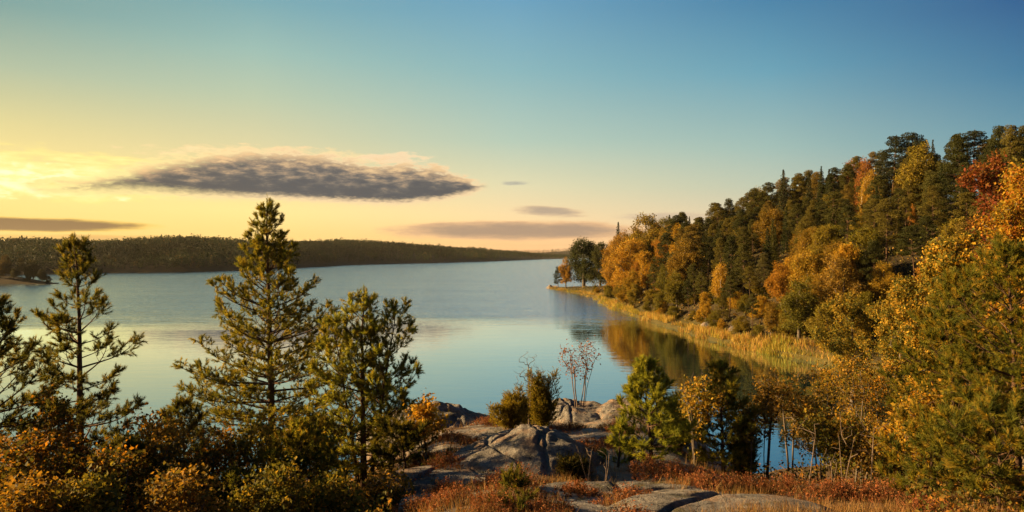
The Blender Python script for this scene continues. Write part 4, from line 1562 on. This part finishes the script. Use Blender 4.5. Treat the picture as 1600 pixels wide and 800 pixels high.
def shrub(px, d, top, w, palette, label, seed, per=30, ntar=110, leaf=0.06, nst=3, name='leafy_shrub', cat='shrub', bark=None, low=0.18, group=None, sig=0.085, shell=0.3):
    r = rs(seed)
    h = max(0.5, top_h(px, d, top))
    ells = [(0, 0, h * (0.5 + low / 2), w * 0.55, w * 0.55, h * (0.5 - low / 2))]
    for i in range(5):
        a = r.uniform(0, 6.28)
        f = r.uniform(low + 0.15, 0.85)
        q = h * r.uniform(0.12, 0.2)
        ells.append((math.cos(a) * w * 0.6, math.sin(a) * w * 0.6, f * h, max(q, w * .3), max(q, w * .3), q))
    st = []
    for i in range(nst):
        a = r.uniform(0, 6.28)
        st.append(stem_path(r, h * r.uniform(0.55, 0.8), (math.cos(a) * w * 0.35, math.sin(a) * w * 0.35), 0.014, 8, math.cos(a) * 0.06, math.sin(a) * 0.06))
    b = broadleaf(r, ells, st, ntar, per, leaf, sig, palette, None, 0.0032, 0.5, shell, 0.16)
    return plant(name, label, cat, px, d, b, bark or M_GBARK, M_LEAF, group, trunk='stem' if cat == 'shrub' else 'trunk', crown='foliage' if cat == 'shrub' else 'crown')


GL = 'autumn shrubs under the left pines'
shrub(20, 10.2, 668, 0.9, ORA, 'orange brown shrub at the left picture edge under the cut off pine', 701, group=GL)
shrub(75, 12.0, 600, 0.8, ORA, 'orange leaved shrub just left of the slender pine trunk', 702, group=GL)
shrub(60, 9.2, 728, 0.7, BRO, 'brown shrub in the bottom left corner', 703, group=GL)
shrub(180, 10.4, 700, 0.75, ORA, 'glowing orange shrub at the foot of the slender pine', 704, group=GL)
shrub(215, 13.0, 640, 0.7, ORA, 'tall orange shrub just right of the slender pine trunk', 705, group=GL)
shrub(262, 11.4, 668, 0.75, BRO, 'brown leafy shrub between the two tall pines', 706, group=GL)
shrub(330, 12.6, 660, 0.8, ORA, 'rusty orange shrub left of the tallest pine trunk', 707, group=GL)
shrub(300, 9.6, 738, 0.7, BRO, 'dim brown shrub at the bottom edge below the tallest pine', 708, group=GL)
shrub(395, 13.5, 640, 0.75, YGR, 'yellow green shrub around the foot of the tallest pine', 709, group=GL)
shrub(430, 10.2, 730, 0.75, YGR, 'yellow green shrub at the bottom edge left of centre', 710, group=GL)
shrub(520, 10.6, 738, 0.75, YGR, 'low yellowish shrub at the bottom edge under the bushy pine', 711, group=GL)
shrub(600, 11.6, 735, 0.7, BRO, 'brown twiggy shrub between the bushy pine and the rocks', 712, per=18, group=GL)
shrub(130, 9.4, 735, 0.6, YGR, 'dull green shrub at the bottom edge under the slender pine', 713, group=GL)
shrub(500, 14.2, 640, 0.6, YGR, 'sunlit yellow shrub between the trunks of the tallest and the bushy pine', 714, group=GL)
shrub(664, 14.7, 606, 0.36, YEL, 'thin birch sapling with bright yellow leaves beside the rocks', 715, per=22, ntar=70, leaf=0.07, nst=1, name='birch_sapling', cat='sapling', low=0.35)
shrub(1090, 16.2, 576, 0.5, YEL + YGR, 'bright yellow birch bush in front of the dense dark green pine', 716, per=15, ntar=150, nst=4, name='birch_sapling', cat='sapling', low=0.08)
GR = 'young autumn trees on the right slope'
RT = [(1310, 15.8, 652, 0.8, YGR, 'olive shrub filling in below the golden brown sapling', 731), (1375, 15.4, 660, 0.8, BRO, 'brown shrub left of the right hand pines, below the orange sapling', 732),
      (1345, 19.0, 640, 0.9, BRO, 'shadowed brown shrub behind the pale forked trunk', 733), (1440, 12.4, 600, 0.6, MAP, 'golden leaved shrub between the two right hand pines', 729), (1520, 10.6, 690, 0.6, YGR, 'yellowish shrub in front of the large right edge pine', 730), (1195, 17.6, 588, 0.6, BRO, 'thin brownish sapling at the left edge of the water gap', 721), (1238, 18.5, 572, 0.75, BRO, 'airy ochre sapling standing over the water gap', 722),
      (1285, 17.0, 560, 0.8, MAP, 'golden brown sapling with pale stem right of the water gap', 723), (1332, 19.5, 548, 0.85, BRO, 'tall ochre sapling with forked pale trunk', 724),
      (1385, 17.8, 560, 0.8, ORA, 'orange leaved sapling left of the spreading green pine', 725), (1410, 14.0, 640, 0.7, MAP, 'golden shrub at the left foot of the spreading green pine', 726),
      (1352, 24.0, 530, 1.2, MAP, 'yellow tree behind the ochre saplings', 727), (1280, 25.0, 570, 1.0, BRO, 'brown bushy tree behind the water gap saplings', 728)]
for px, d, top, w, palt, label, sd in RT:
    shrub(px, d, top, w, palt, label, sd, per=20, ntar=130, nst=2, name='young_tree', cat='tree', low=0.4 if px < 1260 else 0.2, group=GR, shell=0.25)
# the big yellow maples on the right, and the red one behind
def maple(px, d, top, w, palette, label, seed, leaf=0.16, ntar=260, per=30, z=None):
    r = rs(seed)
    x = at(px, d)
    zg = g1(x, d)
    h = zpix(top, d) - zg
    ells = [(0, 0, h * 0.6, w * 0.45, w * 0.45, h * 0.34)]
    for i in range(15):
        a = r.uniform(0, 6.28)
        f = r.uniform(0.25, 0.92)
        q = w * r.uniform(0.2, 0.36)
        k = r.uniform(0.6, 0.95) if f < 0.7 else r.uniform(0.25, 0.6)
        ells.append((math.cos(a) * w * k, math.sin(a) * w * k, f * h, q, q, q * 0.75))
    st = [stem_path(r, h * 0.8, (r.normal() * 0.3, r.normal() * 0.3), 0.08, 10)]
    b = broadleaf(r, ells, st, int(ntar * 0.62), int(per * 1.5), leaf, 0.055 * w + 0.03, palette, None, 0.012, 0.5, 0.45, 0.5)
    return plant('maple_tree', label, 'tree', px, d, b, M_GBARK, M_LEAF)


maple(1604, 30, 204, 2.7, MAP + ((0.34, 0.13, 0.02),), 'tall golden maple reaching up at the right picture edge', 741, 0.115, 560, 70)
maple(1478, 34, 338, 2.4, YGR + ((0.46, 0.27, 0.03),), 'yellow green maple left of the tall golden maple', 742, 0.12, 520, 66)
maple(1405, 54, 415, 3.2, YGR + ((0.40, 0.24, 0.03),), 'broad yellow green maple above the orange sapling', 743, 0.15, 460, 60)
maple(1556, 74, 212, 5.0, REDM, 'bright red maple on the skyline behind the golden maple', 744, 0.25, 400, 40)
maple(1620, 22, 330, 2.6, MAP, 'golden maple behind the large right edge pine', 745, 0.11, 420, 50)
maple(1330, 74, 440, 3.8, YGR + ((0.30, 0.19, 0.02),), 'rounded yellow green maple at the head of the cove', 746, 0.18, 460, 60)

# ------------------------------------------------------------------ rowan, bare bush and thin dead stems
r = rs(801)
d = 26.0
h = top_h(905, d, 528)
ells = [(-0.35, 0, h * 0.72, 0.4, 0.35, h * 0.18), (0.3, 0, h * 0.8, 0.45, 0.35, h * 0.2), (0, 0, h * 0.62, 0.5, 0.4, h * 0.15)]
sts = [stem_path(r, h * 0.75, (dx, dy), 0.03, 9, dx * 0.3, 0) for dx, dy in ((-0.3, 0.1), (-0.12, -0.1), (0.1, 0.1), (0.28, 0), (0.4, -0.1))]
plant('rowan_tree', 'airy rowan with thin pinkish stems and sparse red leaves above the lake', 'tree', 905, d,
      broadleaf(r, ells, sts, 120, 6, 0.06, 0.11, ROW, None, 0.0045, 0.45, 0.2, 0.2), M_TWIG, M_LEAF)


def bare(px, d, top, w, label, seed, ntar=40, nst=3, name='bare_bush', cat='bush', tip=0.003, group=None):
    r = rs(seed)
    h = max(0.3, top_h(px, d, top))
    T = ell_points(r, ntar, [(0, 0, h * 0.68, w, w, h * 0.32)], 0.3)
    st = [stem_path(r, h * 0.7, (r.normal() * w * 0.6, r.normal() * w * 0.4), 0.007, 8) for _ in range(nst)]
    tb, _ = skeleton_tree(r, st, T, tip, 0.45, 0.12, 0.03, 4)
    x = at(px, d)
    o = put(name, tb.mesh(name), M_TWIG, loc=(x, d, g1(x, d)))
    return tag(o, label, cat, group)


bare(826, 20.9, 548, 0.48, 'leafless grey twiggy bush rising between the junipers', 811, 170, 7, tip=0.0028)
bare(1098, 17.8, 556, 0.4, 'leafless twigs rising behind the yellow birch bush', 812, 110, 5, tip=0.0026)
bare(918, 12.6, 668, 0.22, 'dead pale forked stalk on the right side of the humped rock', 813, 14, 3, 'dead_stalk', 'stalk')
bare(945, 12.2, 690, 0.2, 'short dead stalk with curled tip right of the humped rock', 814, 10, 2, 'dead_stalk', 'stalk')
bare(838, 10.8, 722, 0.1, 'dark thin dead stem standing in front of the humped rock', 815, 8, 1, 'dead_stalk', 'stalk')
bare(1262, 13.0, 650, 0.3, 'leafless sapling at the left of the right ledge', 816, 14, 2, 'bare_sapling', 'sapling')
bare(1318, 12.4, 640, 0.35, 'leafless sapling with pale stem over the shadowy ledge', 817, 16, 2, 'bare_sapling', 'sapling')
bare(1360, 13.2, 620, 0.35, 'tall leafless sapling below the orange sapling', 818, 16, 2, 'bare_sapling', 'sapling')
bare(1300, 11.6, 700, 0.25, 'short leafless twig tuft on the right ledge', 819, 12, 3, 'bare_sapling', 'sapling')
bare(700, 14.6, 660, 0.25, 'grey leafless twig leaning beside the yellow birch sapling', 820, 12, 2, 'bare_sapling', 'sapling')
bare(1172, 14.4, 665, 0.15, 'single leafless stem in the dry grass below the dense dark green pine', 821, 8, 1, 'bare_sapling', 'sapling')

# ------------------------------------------------------------------ heather and dry grass
HEA = ((0.26, 0.09, 0.035), (0.32, 0.12, 0.045), (0.20, 0.075, 0.035), (0.15, 0.08, 0.03))


def heather(px, d, w, h, label, seed, palette=HEA):
    r = rs(seed)
    n = int(620 * w)
    a = r.uniform(0, 6.28, n)
    q = r.uniform(0, 1, n) ** 0.7 * w * (1 + 0.35 * np.sin(3 * a + seed))
    bx, by = np.cos(a) * q, np.sin(a) * q
    x0, y0 = at(px, d), d
    z0 = g1(x0, y0)
    bz = gz(bx + x0, by + y0) - z0
    hh = h * np.maximum(0.3, 1.12 - 0.75 * (q / w) ** 1.6) * r.uniform(0.6, 1.15, n)
    dirv = unit(np.stack([bx / w * 0.45 + r.normal(size=n) * 0.18, by / w * 0.45 + r.normal(size=n) * 0.18, np.ones(n)], 1))
    B = np.stack([bx, by, bz - 0.03], 1)
    T = B + dirv * hh[:, None]
    sd = unit(np.cross(dirv, r.normal(size=(n, 3)))) * 0.004
    V1 = np.stack([B - sd, B + sd, T], 1).reshape(-1, 3)
    m = 13
    tt = r.uniform(0.3, 1.03, (n, m))
    C = (B[:, None] + (T - B)[:, None] * tt[..., None] + r.normal(size=(n, m, 3)) * 0.013).reshape(-1, 3)
    V2, q2 = leaves_arrays(r, C, np.full(len(C), 0.026), 0.5, 0.5)
    tint = np.concatenate([np.repeat(pal(r, n, palette, None, 0.25), m, 0) * r.uniform(0.7, 1.3, (n * m, 1)), pal(r, n, ((0.10, 0.06, 0.035),))])
    V = np.concatenate([V2, V1])
    tr = np.arange(n * 3).reshape(n, 3) + len(V2)
    o = put('heather_bush', mesh_from('heather_bush', V, q2, tr, tint), M_HEATH, loc=(x0, y0, z0))
    return tag(o, label, 'bush', 'rust brown heather on the rocks')


for i, (px, d, w, h, label) in enumerate([
        (1012, 13.0, 0.36, 0.42, 'tallest rounded heather bush below the bright young pine'),
        (812, 10.6, 0.42, 0.42, 'orange heather bush in front of the humped rock'),
        (770, 10.9, 0.32, 0.3, 'low heather beside the orange heather in front of the humped rock'),
        (985, 10.2, 0.45, 0.28, 'heather spread across the flat bare granite shelf'),
        (985, 9.0, 0.4, 0.3, 'heather at the bottom edge left of the mossy slab'),
        (905, 16.5, 0.6, 0.28, 'heather band on the ground behind the humped rock'),
        (945, 17.6, 0.6, 0.25, 'heather patch between the humped rock and the rowan hump'),
        (868, 17.4, 0.4, 0.25, 'heather at the foot of the dark upright juniper'),
        (690, 13.4, 0.5, 0.28, 'heather on the sunlit left slope of the rocks'),
        (652, 12.6, 0.45, 0.28, 'heather at the left end of the rocks under the yellow sapling'),
        (690, 11.4, 0.4, 0.25, 'heather tuft on the long low granite ledge'),
        (1105, 11.8, 0.5, 0.32, 'heather behind the pale slab, left part of the dry grass'),
        (1165, 12.2, 0.55, 0.34, 'heather in the middle of the dry grass behind the pale slab'),
        (1225, 12.0, 0.5, 0.3, 'heather at the right end of the dry grass behind the pale slab'),
        (1290, 11.4, 0.45, 0.3, 'shadowed heather under the leafless saplings'),
        (1392, 11.2, 0.5, 0.35, 'reddish heather at the foot of the lower right pines'),
        (1060, 12.6, 0.45, 0.3, 'heather right of the tallest rounded heather bush'),
        (1450, 10.0, 0.45, 0.35, 'reddish heather at the bottom edge on the right'),
        (905, 10.9, 0.35, 0.22, 'thin heather on the left end of the flat shelf'),
        (640, 10.4, 0.5, 0.3, 'heather at the bottom edge left of the bare rocks'),
        (742, 17.6, 0.55, 0.24, 'dark heather left of the golden juniper'),
        (700, 18.6, 0.6, 0.24, 'heather on the bare rock in front of the grey shoulder'),
        (765, 21.5, 0.5, 0.26, 'heather behind the golden juniper above the water'),
        (890, 21.0, 0.6, 0.26, 'heather strip in front of the rowan hump'),
        (965, 20.0, 0.6, 0.28, 'heather left of the bright green young pine'),
        (735, 14.6, 0.45, 0.22, 'sunlit heather strip above the long low granite ledge'),
        (700, 10.0, 0.5, 0.26, 'orange heather carpet below the low orange lit ledge'),
        (770, 9.3, 0.45, 0.3, 'heather at the bottom edge below the orange heather bush'),
        (860, 9.2, 0.4, 0.25, 'heather tuft at the bottom edge right of the tiny dark pine'),
        (660, 15.2, 0.4, 0.25, 'heather under the shaded low pine by the rocks'),
        (1330, 11.4, 0.5, 0.3, 'brown heather between the leafless saplings and the right pines')]):
    heather(px, d, w, h, label, 900 + i)

rng = rs(950)
n = 90000
gy_ = 1.0 / rng.uniform(1 / 30.0, 1 / 8.0, n)
gs = rng.uniform(-0.6, 0.8, n)
gx_ = gs * gy_
dn = vnoise(gx_ / 0.9, gy_ / 0.9, 31) + 0.5 * vnoise(gx_ / 0.3, gy_ / 0.3, 32)
k = dn > 0.06
gx_, gy_ = gx_[k], gy_[k]
zz = gz(gx_, gy_)
n = len(gx_)
B = np.stack([gx_, gy_, zz - 0.02], 1)
hh = rng.uniform(0.08, 0.26, n)
T = B + np.stack([rng.normal(size=n) * 0.07, rng.normal(size=n) * 0.07, hh], 1)
a = rng.uniform(0, 3.14, n)
sd = np.stack([np.cos(a), np.sin(a), np.zeros(n)], 1) * 0.0045
V = np.stack([B - sd, B + sd, T], 1).reshape(-1, 3)
tint = pal(rng, n, ((0.30, 0.16, 0.06), (0.24, 0.13, 0.05), (0.36, 0.22, 0.09), (0.15, 0.11, 0.035)), None, 0.25)
o = put('dry_grass', mesh_from('dry_grass', V, tris=np.arange(n * 3).reshape(n, 3), tint=tint), M_REED)
o['kind'] = 'stuff'

# low growth under the trees of the slope, nobody could count it
rng = rs(970)
n = 130000
ux = rng.uniform(20, 150, n)
uy = 1.0 / rng.uniform(1 / 320.0, 1 / 58.0, n)
D = shore_dist(ux, uy)
k = (D > 4.5) & (D < 75) & (ux / uy < 0.85) & (vnoise(ux / 5, uy / 5, 61) > -0.25)
ux, uy = ux[k], uy[k]
uz = gz(ux, uy) + rng.uniform(0.0, 1.0, len(ux)) ** 1.5 * (2.0 + 2.4 * vnoise(ux / 7, uy / 7, 62))
V, q = leaves_arrays(rng, np.stack([ux, uy, uz], 1), np.full(len(ux), 0.42) * np.clip(uy / 150, 0.35, 1.2), 0.7, 0.4)
o = put('undergrowth', mesh_from('undergrowth', V, q, tint=pal(rng, len(ux), ((0.10, 0.09, 0.02), (0.18, 0.13, 0.03), (0.26, 0.15, 0.03), (0.07, 0.07, 0.02)), None, 0.25)), M_MASS)
o['kind'] = 'stuff'
# the same in the foreground, between the shrubs and down the bank to the water
n = 85000
uy = 1.0 / rng.uniform(1 / 60.0, 1 / 8.5, n)
ux = rng.uniform(-1.0, 1.7, n) * uy
sx = ux / uy
D = shore_dist(ux, uy)
bare_ = (sx > -0.17) & (sx < 0.56) & (uy < 15) | (sx > -0.17) & (sx < 0.30) & (uy < 33)
k = (D > 0.8) & ~bare_ & (vnoise(ux / 1.6, uy / 1.6, 63) > -0.2)
ux, uy = ux[k], uy[k]
uz = gz(ux, uy) + rng.uniform(0.0, 1.0, len(ux)) ** 1.4 * (0.4 + 0.5 * vnoise(ux / 2, uy / 2, 64) + 0.25)
V, q = leaves_arrays(rng, np.stack([ux, uy, uz], 1), np.full(len(ux), 0.06) * np.clip(uy / 14, 0.9, 2.2), 0.7, 0.4)
o = put('undergrowth', mesh_from('bank_undergrowth', V, q, tint=pal(rng, len(ux), ((0.10, 0.09, 0.02), (0.20, 0.13, 0.03), (0.30, 0.14, 0.025), (0.07, 0.07, 0.02)), None, 0.25)), M_LEAF)
o['kind'] = 'stuff'

# air: a thin even haze over the lake
HAZE = 0.00003
if HAZE:
    b0, b1 = (-7000, -600, -5.0), (7000, 9000, 95.0)
    V = [(x, y, z) for x in (b0[0], b1[0]) for y in (b0[1], b1[1]) for z in (b0[2], b1[2])]
    q = [(0, 1, 3, 2), (4, 6, 7, 5), (0, 4, 5, 1), (2, 3, 7, 6), (0, 2, 6, 4), (1, 5, 7, 3)]
    m, t, out = new_mat('haze')
    pv = t.node('ShaderNodeVolumePrincipled')
    pv.inputs['Color'].default_value = (0.85, 0.8, 0.72, 1)
    pv.inputs['Density'].default_value = HAZE
    pv.inputs['Anisotropy'].default_value = 0.3
    t.link(pv.outputs[0], out.inputs['Volume'])
    o = put('haze', mesh_from('haze', np.array(V, float), np.array(q)), m)
    o['kind'] = 'stuff'
